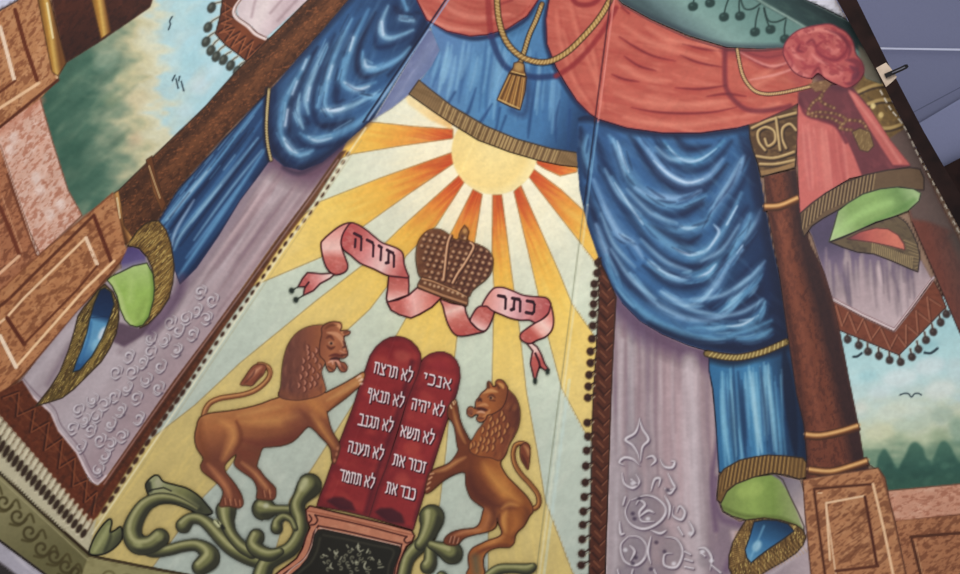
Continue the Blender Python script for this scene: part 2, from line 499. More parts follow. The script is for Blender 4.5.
grad(pb, (216, 20), (262, 50), [(0, (92, 46, 28)), (.5, (126, 66, 38)), (1, (98, 50, 28))]); clip(pb)
for k in range(16):
    x, y = LT([(395+k*13 if k > 4 else 410, 20+k*26 if k < 8 else 40+k*19)])[0]
    q = [(382, 10), (430, 40), (380, 70), (430, 95), (372, 120), (420, 150), (365, 170), (440, 150), (400, 215), (470, 170), (430, 245), (505, 195), (470, 280), (545, 215), (510, 310), (585, 240)]
P = LT([(382, 10), (430, 40), (380, 70), (430, 95), (372, 120), (430, 130), (365, 170), (445, 150), (400, 215), (475, 170), (430, 245), (505, 195), (470, 280), (545, 215), (510, 310), (585, 240), (560, 290)])
line(P, 2.6, (60, 26, 16), .8); line([(a+1, b+1) for a, b in P], 1.1, (176, 104, 66), .8)
P2 = LT([(400, 10), (400, 60), (405, 110), (390, 160), (440, 200), (500, 240), (560, 270)])
line(P2, 1.0, (176, 104, 66), .5)
clip(); outline(pb, 1.2, (50, 24, 16))
pl = LT([(500, -400), (485, 0), (462, 50), (472, 95), (540, 140), (570, 175), (615, 200), (650, 170), (840, 0), (940, -400)])
grad(pl, (240, 0), (300, 25), [(0, (206, 186, 190)), (.4, (222, 204, 204)), (.7, (196, 170, 178)), (1, (206, 186, 190))]); clip(pl)
for a in [((700, 0), (640, 70)), ((780, 0), (680, 110)), ((560, 0), (540, 90))]: stroke(LT(a), 3, (150, 118, 130), .6, 1.5, fade=True)
clip()
E = LT([(480, 0), (448, 50), (456, 92), (520, 140), (560, 180), (612, 205)])
stroke(E, 3.4, (226, 204, 200)); stroke([(a+1.6, b-1.2) for a, b in E], 1, (110, 70, 60), .9)
sheet('patterned_border', pb, pen, 1.0, .2); setk(sheet('lining', pl, pen, 1.2, .3), label='pale pink lining')

# ================================================================ painted brown stonework helper
def marble(pts, base, dark, light, seed=0, ang=-50, amp=.6, sc=5):
    fill(pts, base); tex(pts, light, amp*.9, sc*2.2, sc, ang, seed=seed); tex(pts, dark, amp, sc*1.3, sc*.55, ang, thr=.12, seed=seed+1); tex(pts, dark, amp*.8, sc*.6, sc*.3, ang+25, thr=.3, seed=seed+2)
TAN = (186, 124, 86); TAND = (118, 62, 38); TANL = (222, 168, 130)

# left balustrade + ledge
bal = [(-70, 190), (0, 144), (17, 192), (36, 252), (44, 262), (0, 292), (-70, 345)]
marble(bal, (170, 108, 74), (112, 60, 38), (200, 142, 106), 31)
line([(9, 175), (22, 212), (38, 254)], 5.5, (110, 58, 36), .9); line([(0, 207), (9, 228), (19, 254)], 4.0, (112, 52, 30)); line([(19, 256), (0, 273), (-50, 310)], 3, (232, 178, 140)); line([(14, 185), (32, 240)], 1.5, (220, 164, 126), .8)
line([(2, 196), (22, 252)], 1, (220, 164, 126), .6)
bl = thing('balustrade', 'painted brown marble parapet with pale pink coping at far left', 'parapet', (20, 240))
sheet('panelled_block', bal, bl, 1.2)
slab = [(-70, 172), (0, 127), (40, 98), (52, 140), (68, 190), (82, 215), (60, 236), (40, 254), (30, 232), (17, 194), (0, 144), (-70, 190)]
marble(slab, (216, 168, 148), (176, 112, 88), (238, 208, 196), 33, sc=4, amp=.75); line([(0, 144), (17, 194), (38, 254)], 2.2, (236, 206, 192), .8)
for (x, y) in [(10, 150), (14, 138), (50, 215), (60, 205), (40, 190), (36, 178)]: blob(x, y, 5, 6, (242, 220, 212), .6, soft=3)
stroke([(0, 132), (20, 118), (41, 100)], 7, (196, 124, 98), .55, 3)
outline(slab, 1.0, (120, 64, 44), .7)
setk(sheet('coping', slab, bl, 1.2, .3), label='pale pink speckled coping')

# top-left column: pedestal, ring, shaft
tc = thing('column', 'painted marble column with gold rings and carved pedestal at top left corner', 'column', (40, 50), 'painted columns')
ped = [(-70, 45), (0, 11), (18, 1), (34, -60), (60, -60), (45, 0), (58.5, 78), (41, 98), (0, 127), (-70, 172)]
marble(ped, (184, 126, 84), (124, 70, 42), (212, 160, 118), 41)
line([(15, 10), (25, 45), (37, 80)], 4.2, (106, 48, 24)); line([(0, 27), (5, 45), (14, 79)], 3.8, (240, 206, 178)); line([(39, 83), (0, 108), (-60, 145)], 3.0, (236, 188, 146)); line([(15, 81), (0, 92), (-60, 128)], 2.6, (108, 54, 30)); line([(58, 80), (0, 127), (-60, 163)], 3, (96, 46, 26)); line([(40, 0), (57, 78)], 1.6, (240, 200, 160), .8)
sheet('pedestal', ped, tc, 1.2)
sh = [(48, -60), (52, 0), (65, 63), (102, 40), (150, 7), (172, -60)]
marble(sh, (74, 36, 26), (44, 22, 20), (116, 60, 42), 43)
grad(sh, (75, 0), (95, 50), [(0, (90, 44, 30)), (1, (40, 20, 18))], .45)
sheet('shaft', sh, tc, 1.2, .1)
for r_ in ([(34, -60), (38, 0), (52, 72), (58, 76), (66, 63), (50, 0), (48, -60)], [(90, -40), (91.5, 0), (101, 39), (111, 32), (105, 0), (104, -40)]):
    grad(r_, (r_[1][0], 5), (r_[1][0]+14, 3), [(0, (112, 78, 32)), (.4, (176, 124, 50)), (.6, (214, 170, 88)), (1, (118, 74, 34))])
    outline(r_, 1, (80, 46, 20), .8)
    sheet('gold_ring', r_, tc, 1, .3)
line([(47, 3), (53, 38)], 1.6, (250, 232, 180), .9)
# pale ceiling corner beyond the painting
cornr = [(-70, -60), (34, -60), (18, 0), (0, 10), (-70, 44)]
fill(cornr, (206, 206, 228)); line([(18, 0), (0, 10), (-70, 44)], 2, (60, 40, 40), .7)
LAY[0] += 1; co = sheet('ceiling', cornr, None, 4); co['kind'] = 'structure'

# left column shaft
lc = thing('column', 'painted slanting dark brown marble column between forest view and blue drape', 'column', (200, 140), 'painted columns')
sh = [(308, 0), (233, 75), (205, 107), (157, 153), (116, 193), (122, 222), (131, 244), (138, 232), (158, 219), (178, 188), (225, 135), (262, 97), (300, 55), (330, 21), (352, -5), (400, -60), (350, -60)]
marble(sh, (96, 56, 32), (60, 32, 18), (132, 80, 48), 51, ang=-48, sc=4)
clip(sh)
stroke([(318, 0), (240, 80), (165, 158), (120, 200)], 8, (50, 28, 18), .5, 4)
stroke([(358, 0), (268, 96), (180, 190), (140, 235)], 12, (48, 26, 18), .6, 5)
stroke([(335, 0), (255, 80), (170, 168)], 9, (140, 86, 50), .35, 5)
tex(sh, (168, 100, 60), .55, 3, 1.2, -20, thr=.35, seed=55)
clip()
line([(308, 0), (233, 75), (205, 107), (157, 153), (116, 193)], 1.2, (44, 26, 20), .8)
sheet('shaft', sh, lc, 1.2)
for r_, up in (([(146, 160), (152, 156), (157, 180), (166, 204), (162, 212), (153, 192)], .3), ([(113, 194), (119, 190), (124, 225), (133, 238), (130, 248), (121, 240)], .3)):
    grad(r_, (r_[0][0], 200), (r_[0][0]+12, 196), [(0, (90, 52, 24)), (.45, (206, 150, 84)), (1, (104, 60, 30))]); outline(r_, .9, (60, 32, 16), .8)
    sheet('gold_ring', r_, lc, 1, up)
line([(149, 166), (155, 184), (160, 198)], 1.2, (246, 214, 160), .7); line([(117, 198), (120, 218)], 1.3, (248, 226, 180), .9)
ped = [(-70, 345), (0, 290), (41, 253), (94, 209), (113, 192), (119, 218), (125, 246), (129, 252), (110, 276), (92, 296), (77, 316), (21, 378), (0, 396), (-70, 462)]
marble(ped, (180, 120, 78), (120, 68, 40), (208, 152, 108), 57, ang=-40, sc=6)
clip(ped)
line([(94, 215), (40, 268), (9, 299), (-60, 352)], 3, (100, 50, 28)); line([(94, 216), (103, 240), (111, 261)], 4, (98, 42, 22))
line([(85.6, 238), (24, 298), (7, 317), (-50, 362)], 2.4, (238, 192, 150)); line([(86, 238), (97, 264)], 3.6, (244, 204, 170))
line([(7, 318), (24, 344)], 4.2, (96, 42, 22)); line([(24, 344), (77, 290), (97, 266)], 2.2, (104, 52, 28))
line([(114, 261), (84, 290), (16, 367)], 2.6, (244, 196, 150)); line([(16, 367), (0, 336)], 4, (246, 214, 184))
line([(10, 296), (7, 317)], 1, (150, 90, 60), .5)
line([(130, 252), (92, 296), (21, 378), (0, 396), (-60, 450)], 3, (92, 48, 26), .9)
line([(113, 193), (94, 209), (41, 253), (0, 290), (-60, 340)], 2, (128, 70, 42), .9)
for k in range(34):
    x = 5+RNG.rand()*105; y = 345-x*.95+RNG.rand()*34-17
    stroke(spiral(x, y, 3.5, 1.5, RNG.rand()*360, .45, 6), 1.0, (122, 68, 38), .55, .6)
clip()
sheet('pedestal', ped, lc, 1.1, .4)

# ================================================================ lavender curtain left with brown lace border
lav = [(262, 120), (271, 155), (300, 168), (346, 142), (340, 156), (305, 202), (274, 243), (241, 290), (210, 333), (173, 382), (103, 482), (94, 484), (50, 425), (20, 382), (37, 360), (77, 312), (118, 270), (178, 240), (225, 190)]
grad(lav, (60, 300), (190, 400), [(0, (158, 142, 158)), (.3, (176, 156, 170)), (.5, (190, 172, 186)), (.75, (168, 142, 156)), (1, (188, 158, 166))])
clip(lav)
for k in range(70):
    t = RNG.rand(); x = 262+72*RNG.rand()-8; y = 168+RNG.rand()*60
    L = 30+RNG.rand()*110; dx, dy = -.57, .80
    stroke([(x, y), (x+dx*L*.5, y+dy*L*.5), (x+dx*L, y+dy*L)], 2+RNG.rand()*3.5, [(206, 180, 186), (128, 98, 116), (196, 164, 170), (150, 118, 134)][k % 4], .36, 1.6, fade=True)
stroke([(275, 160), (310, 172), (346, 146)], 26, (92, 62, 82), .8, 10)
stroke([(270, 150), (240, 200), (200, 258), (172, 300), (150, 330)], 12, (110, 84, 112), .6, 6)
stroke([(268, 170), (232, 225), (190, 285), (120, 352)], 6, (126, 100, 120), .4, 3)
stroke([(270, 200), (215, 275), (150, 352), (95, 420)], 5, (212, 190, 200), .4, 3)
stroke([(78, 320), (45, 362), (30, 382)], 10, (206, 190, 206), .5, 5); stroke([(70, 345), (48, 384)], 5, (120, 98, 118), .6, 3)
fill([(118, 322), (113, 342), (124, 347), (142, 336), (156, 318), (172, 296), (160, 300), (140, 328)], (84, 62, 78), .85, 2)
def relief(pts, w=1.5, hi=(222, 212, 222), lo=(92, 76, 92)):
    stroke(pts, w*3.2, (146, 128, 144), .28, 1.6, fade=True)
    stroke([(a+1.0, b+1.2) for a, b in pts], w*1.35, lo, .8, .6, fade=True); stroke(pts, w*1.05, hi, .9, .6, fade=True)
orn = [(200, 292), (212, 300), (196, 310), (206, 318), (186, 318), (178, 330), (192, 334), (170, 322), (164, 340), (176, 350), (150, 352), (160, 366), (142, 362), (132, 372), (146, 380), (126, 388), (136, 398), (114, 396), (120, 410), (104, 404), (96, 416), (110, 424), (90, 430), (100, 440), (84, 420), (110, 444), (78, 410), (150, 338), (128, 356), (116, 372), (92, 400), (104, 456), (72, 428), (158, 388), (138, 418), (122, 436), (98, 470), (80, 446)]
for i, (x, y) in enumerate(orn):
    relief(spiral(x, y, 5.5, 1.2, (i*67) % 360, .9 if i % 2 else -.9, 9), 1.7)
    relief([(x-5, y+4), (x-1, y+7), (x+4, y+4)], 1.3); relief([(x+2, y-7), (x+6, y-4), (x+5, y+1)], 1.2)
    if i % 3 == 0: blob(x, y, 1.2, 1.2, (235, 228, 235), .9); blob(x+4, y+5, 1.6, 1.2, (76, 60, 78), .7)
clip()
stroke([(20, 382), (34, 398), (50, 412), (58, 430), (76, 452), (90, 478), (98, 484), (106, 476)], 2.6, (216, 196, 200)); stroke([(23, 378), (37, 394), (54, 408), (62, 426), (80, 448), (92, 472), (99, 477)], 1, (110, 86, 100), .8)
cur = thing('lavender_curtain', 'painted pale lavender curtain with brown zigzag border at lower left', 'curtain', (150, 360))
sheet('cloth', lav, cur, 1.1)
bordl = [(-70, 300), (0, 387), (20, 382), (34, 399), (50, 413), (58, 431), (76, 453), (89, 481), (98, 486), (106, 478), (173, 382), (210, 333), (241, 290), (274, 243), (305, 202), (340, 152), (347, 150), (314, 202), (283, 242), (250, 291), (219, 334), (188, 381), (151, 433), (97, 517), (90, 524), (45, 468), (0, 416), (-70, 345)]
bordl = [(-70, 452), (0, 387)] + bordl[2:-1] + [(-70, 336+150)]
bordl = [(-70, 462), (0, 392), (22, 380)] + bordl[3:-2] + [(0, 416), (-70, 500)]
bordl = [(0, 392), (22, 380), (34, 399), (50, 413), (58, 431), (76, 453), (89, 481), (98, 486), (106, 478), (173, 382), (210, 333), (241, 290), (274, 243), (305, 202), (340, 152), (347, 150), (314, 202), (283, 242), (250, 291), (219, 334), (188, 381), (151, 433), (97, 517), (90, 524), (45, 468), (0, 416), (-70, 336), (-70, 462)]
bordl[-2:] = [(-40, 372), (-40, 428)]
grad(bordl, (60, 460), (330, 170), [(0, (98, 44, 22)), (.3, (92, 44, 24)), (1, (110, 72, 46))])
clip(bordl)
tex(bordl, (54, 24, 14), .6, 5, 3, -50, seed=61); tex(bordl, (142, 78, 46), .5, 4, 2, 40, seed=62)
pz = [(2, 398), (18, 392), (16, 416), (34, 408), (30, 432), (48, 422), (44, 450), (62, 438), (58, 468), (74, 458), (72, 486), (86, 480), (84, 502), (96, 492), (92, 514)]
line(pz, 3.0, (58, 22, 12), .8); line([(a+1.2, b+.4) for a, b in pz], 1.1, (158, 88, 52), .8)
pz = [(12, 396), (24, 414), (38, 426), (52, 442), (66, 460), (78, 480), (92, 500)]
line(pz, 1.2, (150, 84, 50), .5)
stroke([(88, 512), (150, 424), (219, 326), (345, 148)], 2.4, (52, 30, 22), .5, 1)
stroke([(104, 484), (173, 386), (241, 294), (338, 160)], 1.4, (196, 160, 160), .6, .8)
clip()
sheet('lace_border', bordl, cur, 1.0, .2)
# scalloped dark edge
edge = cr([(97, 518), (151, 434), (188, 382), (219, 336), (250, 293), (283, 244), (314, 204), (347, 152)], False, 30)
stroke([(a+2.0, b+1.2) for a, b in edge[::6]], 2.6, (222, 208, 178), .55, 1)
acc = 0
for i in range(1, len(edge)):
    d = math.hypot(edge[i][0]-edge[i-1][0], edge[i][1]-edge[i-1][1]); acc += d
    if acc > 9.2:
        acc = 0; x, y = edge[i]; e = oval(x+1.4, y+1.2, 4.6 if y > 380 else 3.1, 2.1 if y > 380 else 1.6, -56, 10)
        fill(e, (58, 28, 18), .95, .5); sheet('scallop', e, cur, .8, .4)
# cream strip, fringe
strip = [(-40, 372), (0, 416), (45, 468), (90, 524), (97, 518), (88, 555), (0, 474), (-40, 438)]
fill(strip, (190, 180, 150)); tex(strip, (206, 196, 164), .5, 10, 6, 48, seed=66)
cream = [(90, 524), (97, 518), (130, 470), (140, 476), (100, 545), (88, 555)]
for i in range(22):
    t = i/17.0-.2; x0, y0 = 12+76*t, 431+86*t
    x1, y1 = x0-10.5+1.5*t, y0+23-4*t
    A = [(x0, y0), (x0-5, y0+9), (x1, y1)]
    if x0 < -12: continue
    stroke(A, 3.2, (222, 208, 178), .8, .8); stroke([(x0+2, y0+2), (x0-3, y0+11)], 1.2, (90, 60, 40), .7)
    P = [(x0-4.0, y0+8), ((x0+x1)/2-2.2, (y0+y1)/2+3), (x1, y1)]
    e = oval(x1+2, y1-5.5, 7.2-2*t, 2.7, -64+4*t, 12)
    fill(e, (54, 36, 24)); sheet('fringe_tassel', [e, tube([(x0, y0), (x1+3, y1-8)], 2)], cur, .8, .5)

# lower-left moulding band with scroll ornament
mb = thing('scroll_moulding', 'painted olive moulding band with dark scroll ornament at bottom left', 'moulding', (40, 540))
bnd = [(-70, 412), (0, 474), (45, 516), (89, 555), (72, 600), (60, 640), (100, 640), (45, 574), (0, 540), (-70, 486)]
bnd = [(-70, 412), (0, 474), (45, 516), (89, 555), (76, 590), (62, 640), (20, 640), (50, 578), (0, 540), (-70, 486)]
grad(bnd, (20, 500), (40, 560), [(0, (138, 130, 92)), (1, (104, 98, 62))]); clip(bnd)
for x, y, s in [(4, 502, 9), (18, 516, 9), (30, 532, 9), (42, 548, 9), (55, 556, 8), (66, 566, 8), (76, 572, 7), (-14, 488, 9), (-30, 474, 9)]:
    stroke(spiral(x, y, s, 2, 20, 1.1, 14), 2.6, (66, 56, 24), .85, .8); stroke([(x-8, y+8), (x+2, y+9), (x+12, y-2), (x+16, y+6)], 2.4, (72, 62, 28), .8, .8)
clip()
line([(-70, 410), (0, 473), (45, 515), (90, 555)], 3.4, (60, 44, 24)); line([(-70, 416), (0, 479), (88, 560)], 1.4, (166, 156, 116), .7)
sheet('scroll_band', bnd, mb, 1.1)
b2 = [(-70, 486), (0, 541), (50, 578), (36, 604), (0, 576), (-70, 520)]
fill(b2, (168, 162, 176)); tex(b2, (214, 206, 214), .7, 18, 3, 38, seed=68); line([(-70, 488), (0, 541), (50, 578)], 2.6, (50, 40, 34)); 
setk(sheet('rail', b2, mb, 1.3, .2), label='grey lavender rail')
b3 = [(-70, 510), (0, 562), (40, 592), (20, 640), (-70, 640)]
fill(b3, (48, 42, 42)); line([(-70, 510), (0, 562), (40, 592)], 1.4, (120, 112, 120))
sheet('dark_base', b3, mb, 2, .3)
line([(89, 555), (100, 558), (160, 570), (230, 583)], 2.8, (66, 50, 26))
LAY[0] += 1
bc = thing('base_band', 'painted olive band under the green scrolls at bottom centre left', 'moulding', (120, 570))
for x in (110, 128, 146, 164): stroke(spiral(x, 578+(x-110)*.2, 8, 2, 200, .9, 10), 2.2, (92, 82, 44), .7, .8)
sheet('band', bandc, bc, 1.3)
# ================================================================ blue drapery
NAVY, DEEP, MID, SKY, ICE, SHEEN = (22, 34, 74), (30, 56, 112), (54, 96, 156), (96, 148, 204), (142, 182, 224), (182, 204, 236)
def folds(lst, cols, w=4, a=.8, soft=1.4, fade=True, T=None, under=False):
    for i, p in enumerate(lst):
        p = T(p) if T else p
        if under: stroke(p, 2.3*(w if not isinstance(w, (list, tuple)) else w[i % len(w)]), cols[i % len(cols)], a*.38, 3.2, fade=fade)
        stroke(p, w if not isinstance(w, (list, tuple)) else w[i % len(w)], cols[i % len(cols)], a, soft, fade=fade)
def goldtrim(pts, ang, seed=0, base=(122, 92, 44)):
    fill(pts, base); tex(pts, (176, 138, 70), .7, 7, 1.0, ang, seed=seed); tex(pts, (70, 48, 24), .7, 8, .9, ang, thr=.1, seed=seed+1); tex(pts, (214, 186, 110), .8, 6, .7, ang, thr=.35, seed=seed+2)
    outline(pts, 1.3, (48, 34, 20), .9)

# --- left hanging drape
blu = thing('blue_drape', 'painted blue drape hanging beside the left column with gold hem and green lining', 'curtain', (200, 180), 'painted blue drapes')
dr = [(268, 92), (272, 120), (271, 158), (258, 176), (240, 200), (218, 236), (196, 268), (180, 284), (172, 262), (165, 238), (158, 222), (178, 190), (225, 138)]
fill(dr, (34, 62, 120)); clip(dr)
LD = lambda p: Z(150, 90, 1, p)
fl = [([(112, 12), (70, 66), (25, 120), (12, 134)], SKY, 6), ([(116, 24), (80, 76), (40, 128), (20, 150)], (60, 104, 166), 5), ([(114, 8), (66, 56), (20, 112)], (80, 134, 190), 3),
      ([(108, 48), (70, 96), (34, 140), (24, 160)], ICE, 4), ([(96, 44), (54, 96), (20, 140)], NAVY, 4), ([(120, 52), (84, 106), (48, 158), (26, 190)], SKY, 4.5), ([(118, 40), (78, 92), (30, 156)], NAVY, 3.5), ([(120, 72), (90, 118), (46, 176), (30, 194)], NAVY, 7), ([(112, 60), (80, 100), (44, 150)], ICE, 2), ([(60, 78), (32, 112), (16, 130)], SHEEN, 2), ([(44, 110), (26, 140), (22, 156)], SHEEN, 2.4), ([(90, 96), (60, 136), (36, 168)], (90, 140, 200), 3)]
for p, c, w_ in fl: stroke(LD(p), w_, c, .8, 1.6, fade=True)
for k in range(40):
    x = 100*RNG.rand()+10; y = 20+(110-x)*1.15+RNG.rand()*46-14; L = 14+RNG.rand()*30
    stroke(LD([(x, y), (x-L*.62, y+L*.8)]), 1+RNG.rand()*1.6, [ICE, NAVY, SKY, DEEP][k % 4], .5, .9, fade=True)
stroke([(268, 100), (272, 150), (255, 180)], 7, NAVY, .8, 3); stroke([(264, 96), (225, 138), (178, 190), (158, 220)], 2.6, (20, 26, 52), .7, 1)
clip(); outline(dr, 1, (20, 26, 56), .7)
sheet('cloth', dr, blu, 1.1)
stroke([(182, 278), (178, 296), (166, 316), (150, 332)], 9, (86, 64, 84), .6, 4)
tr = [(128, 246), (131, 240), (137, 231), (145, 224), (152, 221), (159, 221), (166, 230), (171, 244), (174, 265), (173, 282), (169, 298), (160, 312), (148, 324), (140, 328), (138, 322), (148, 312), (153, 296), (154, 280), (152, 268), (147, 257), (139, 248)]
goldtrim(tr, -50, 71)
T = cr([(134, 240), (150, 240), (161, 262), (160, 292), (150, 316)], False, 9)
for i, (x, y) in enumerate(T[::2]): line([(x-7, y+5), (x+8, y-7)], .8, (216, 184, 104), .55)
g1 = [(107, 280), (112, 276), (120, 272.5), (133, 266), (147, 263), (153, 274), (154.5, 288), (153.5, 300), (149, 317), (143, 325), (137, 327), (130, 325), (125, 320), (120, 309), (117, 296), (112, 286)]
grad(g1, (140, 264), (136, 326), [(0, (172, 196, 120)), (.45, (148, 180, 88)), (1, (160, 190, 96))]); clip(g1)
stroke([(112, 282), (120, 298), (124, 314), (130, 324)], 5, (190, 206, 136), .6, 2); stroke([(151, 268), (153, 292), (148, 316), (138, 326)], 4, (104, 134, 56), .7, 2); stroke([(132, 280), (130, 300)], 6, (178, 204, 120), .5, 3); stroke([(145, 300), (138, 318)], 6, (126, 152, 70), .5, 3)
clip(); 
pu = [(128, 247), (133, 247), (139, 249), (145, 256), (147, 263), (134, 266), (122, 272), (121, 262)]
grad(pu, (130, 246), (136, 270), [(0, (78, 62, 116)), (.6, (96, 82, 130)), (1, (176, 170, 176))]); outline(g1, 1.3, (44, 48, 26))
sheet('gold_hem', tr, blu, .9, .4)
setk(sheet('lining', [g1, pu], blu, .9, .3), label='light green lining')
tw = [(105, 284), (98, 290), (92, 298), (84, 307), (78, 316), (74, 332), (69, 349), (60, 372), (50, 388), (36, 406), (50, 402), (62, 398), (74, 389), (85, 378), (101, 362), (110, 348), (116, 334), (119, 318), (118, 303), (113, 292)]
goldtrim(tw, -58, 74, (98, 78, 36))
inn = [(100, 290), (94, 304), (90, 318), (87, 332), (82, 348), (76, 362), (73, 372), (80, 370), (92, 356), (102, 338), (109, 320), (114, 304), (111, 292), (105, 288)]
grad(inn, (104, 290), (84, 366), [(0, (20, 34, 72)), (.33, (26, 52, 104)), (.42, (84, 144, 200)), (.7, (96, 152, 206)), (1, (34, 80, 144))]); clip(inn)
blob(103, 334, 4, 8, (214, 224, 236), .85, 25, 2.2); stroke([(91, 322), (88, 340), (80, 362)], 3, (52, 110, 176), .8, 1.2); blob(96, 345, 4, 7, (140, 190, 228), .6, 25, 2)
clip(); outline(inn, 1.1, (30, 34, 30)); line([(90, 318), (110, 316)], .8, (24, 40, 80), .6)
for i in range(24):
    t = i/23; x = 80-26*t+2; y = 322+64*t; line([(x-3, y+4), (x+4, y-1)], .7, (190, 160, 84), .5); x = 112-34*t; y = 330+52*t; line([(x-4, y+4), (x+4, y-2)], .8, (190, 160, 84), .5)
sheet('twisted_hem', tw, blu, .9, .2); sheet('inner_fold', inn, blu, .9, .3)

# --- left upper swag
BS = lambda p: Z(250, 0, 3.189, p)
swl = thing('blue_swag', 'painted blue swag gathered at upper left, edged by a gold cord', 'curtain', (330, 90), 'painted blue drapes')
sw = [(400, -60), (352, -4), (330, 22), (300, 56), (270, 91), (267, 108), (268, 134), (272, 156), (284, 166), (302, 170), (322, 162), (345, 143), (362, 128), (374, 117), (400, 74), (428, 30), (449, 2), (480, -60)]
fill(sw, (40, 70, 130)); clip(sw)
grad(sw, (265, 120), (420, 40), [(0, (26, 40, 84)), (.25, (52, 88, 148)), (.7, (46, 84, 146)), (1, (30, 52, 104))], .9)
dark = [[(215, 150), (170, 230), (130, 330), (125, 420)], [(270, 110), (230, 200), (205, 290), (205, 370), (230, 400), (300, 390)], [(300, 100), (255, 190), (225, 300)], [(355, 60), (310, 150), (285, 240), (275, 320), (300, 320)], [(400, 40), (350, 140), (345, 220), (370, 245), (440, 220)], [(410, 60), (400, 140), (430, 150), (500, 120), (570, 90)], [(220, 400), (270, 405), (330, 380)], [(150, 440), (180, 465), (260, 460), (340, 420), (400, 350)], [(530, 40), (560, 60), (500, 170), (440, 240)], [(80, 290), (75, 400), (90, 480), (150, 525)], [(140, 540), (260, 520), (350, 430), (440, 300)], [(170, 370), (185, 390), (160, 400)], [(460, 20), (480, 40), (530, 60)]]
folds(dark, [NAVY, (24, 42, 92)], [7, 6, 4.5], .85, 1.8, T=BS, under=True)
lite = [[(190, 180), (150, 250), (108, 330), (98, 420), (130, 490)], [(245, 140), (205, 230), (178, 310), (186, 362)], [(325, 60), (280, 150), (248, 250), (238, 330), (262, 372)], [(378, 30), (330, 130), (305, 210), (296, 262), (330, 285), (400, 262)], [(440, 20), (415, 90), (445, 122), (520, 96)], [(360, 165), (362, 205), (395, 222), (470, 190), (510, 150)], [(160, 425), (200, 442), (280, 425), (370, 372), (440, 290)], [(228, 352), (270, 352), (330, 335), (400, 298)], [(105, 440), (150, 492), (200, 480)], [(285, 250), (300, 190)], [(480, 60), (520, 66)], [(350, 300), (400, 310), (450, 270)], [(490, 0), (500, 30)], [(160, 300), (150, 360), (170, 410)], [(225, 280), (215, 340)]]
folds(lite, [SKY, ICE, (110, 160, 214)], [5.5, 4.5, 5], .8, 1.7, T=BS, under=True)
tex(sw, (132, 172, 216), .2, 22, 5, 118, seed=321); tex(sw, (20, 34, 76), .22, 22, 5, 120, seed=322)
hi = [[(180, 190), (168, 220)], [(108, 440), (125, 470), (150, 488)], [(186, 436), (215, 450), (260, 440)], [(235, 348), (270, 352), (300, 345)], [(150, 260), (135, 300)], [(300, 262), (340, 285), (380, 275)], [(365, 190), (372, 212), (400, 214)], [(420, 70), (425, 110)], [(190, 280), (184, 320)], [(120, 350), (112, 400)], [(262, 210), (250, 250)], [(330, 120), (318, 160)]]
folds(hi, [SHEEN, (200, 216, 240)], [2.6, 3], .75, 1.2, T=BS, under=True)
for k in range(70):
    a = RNG.rand(); i = RNG.randint(len(lite)); q = BS(lite[i]); j = RNG.randint(len(q)-1)
    x, y = q[j]; x += RNG.rand()*10-5; y += RNG.rand()*10-5; dx, dy = q[j+1][0]-q[j][0], q[j+1][1]-q[j][1]
    stroke([(x, y), (x+dx*.6, y+dy*.6)], 1.4+RNG.rand()*1.6, [ICE, NAVY, SKY, DEEP, MID][k % 5], .45, .9, fade=True)
stroke([(352, -4), (300, 56), (270, 91), (268, 134), (284, 164), (302, 169), (345, 142)], 7, (20, 26, 58), .75, 3)
clip(); sheet('cloth', sw, swl, 1.1)
stroke([(284, 168), (304, 172), (346, 144), (374, 118)], 4, (40, 34, 60), .6, 2.5)
cordp = [(269, 89), (267, 112), (266.5, 130), (268, 146), (271, 160)]
stroke([(a-2, b) for a, b in cordp], 4, (20, 22, 44), .7, 1.2)
rope(cordp, 2.4, (120, 100, 66), (170, 148, 100), (206, 188, 140)); sheet('gold_cord', tube(cordp, 4), swl, .9, .4)

# grey-blue facing strip right of the left fold
stp = [(428, 29), (447, 36), (442, 52), (430, 70), (419, 81), (411, 93), (392, 108), (374, 119)]
grad(stp, (400, 60), (430, 80), [(0, (84, 88, 134)), (.5, (118, 126, 166)), (1, (96, 106, 158))]); tex(stp, (150, 154, 190), .5, 14, 3, -55, seed=81)
fs = single('facing_strip', 'painted grey blue cloth strip between left blue swag and centre valance', 'curtain', stp)

# --- centre valance
val = thing('blue_valance', 'painted blue valance with gold hem arched above the sun', 'curtain', (500, 90), 'painted blue drapes')
vp = [(424, 12), (447, 30), (470, 36), (487, 35), (507, 29), (527, 16), (541, -10), (549, -2), (546, 20), (547, 44), (556, 68), (566, 85), (578, 102), (592, 114), (582, 124), (579, 152), (579, 157), (551, 152), (517, 142), (486, 129), (452, 109), (430, 92), (419, 82), (432, 66), (440, 50)]
fill(vp, (74, 116, 176)); clip(vp)
grad(vp, (430, 60), (580, 120), [(0, (88, 122, 186)), (.4, (82, 132, 192)), (.8, (64, 112, 176)), (1, (30, 56, 110))], .9)
for k in range(60):
    t = RNG.rand(); x = 430+145*t; yb = 84+.5*(x-419)-.0006*(x-419)**2; y0 = 40+RNG.rand()*20+max(0, x-520)*.7; L = (yb-y0)*(.5+.5*RNG.rand())
    sx_ = -8*(1-t)-3
    stroke([(x-sx_*.6, y0), (x-sx_*.2, y0+L*.5), (x+sx_*.3, y0+L)], 2+RNG.rand()*4, [(126, 170, 220), (44, 80, 146), (104, 154, 210), (60, 104, 168), (140, 184, 228)][k % 5], .5, 1.6, fade=True)
for p in ([(476, 88), (468, 112), (462, 116)], [(492, 104), (482, 120), (476, 126)], [(500, 108), (496, 130)], [(506, 116), (500, 132)], [(455, 92), (449, 102)], [(536, 80), (530, 120), (528, 138)], [(560, 100), (556, 120), (556, 142)], [(570, 110), (568, 150)]): stroke(p, 3.4, (36, 66, 128), .75, 1.3, fade=True)
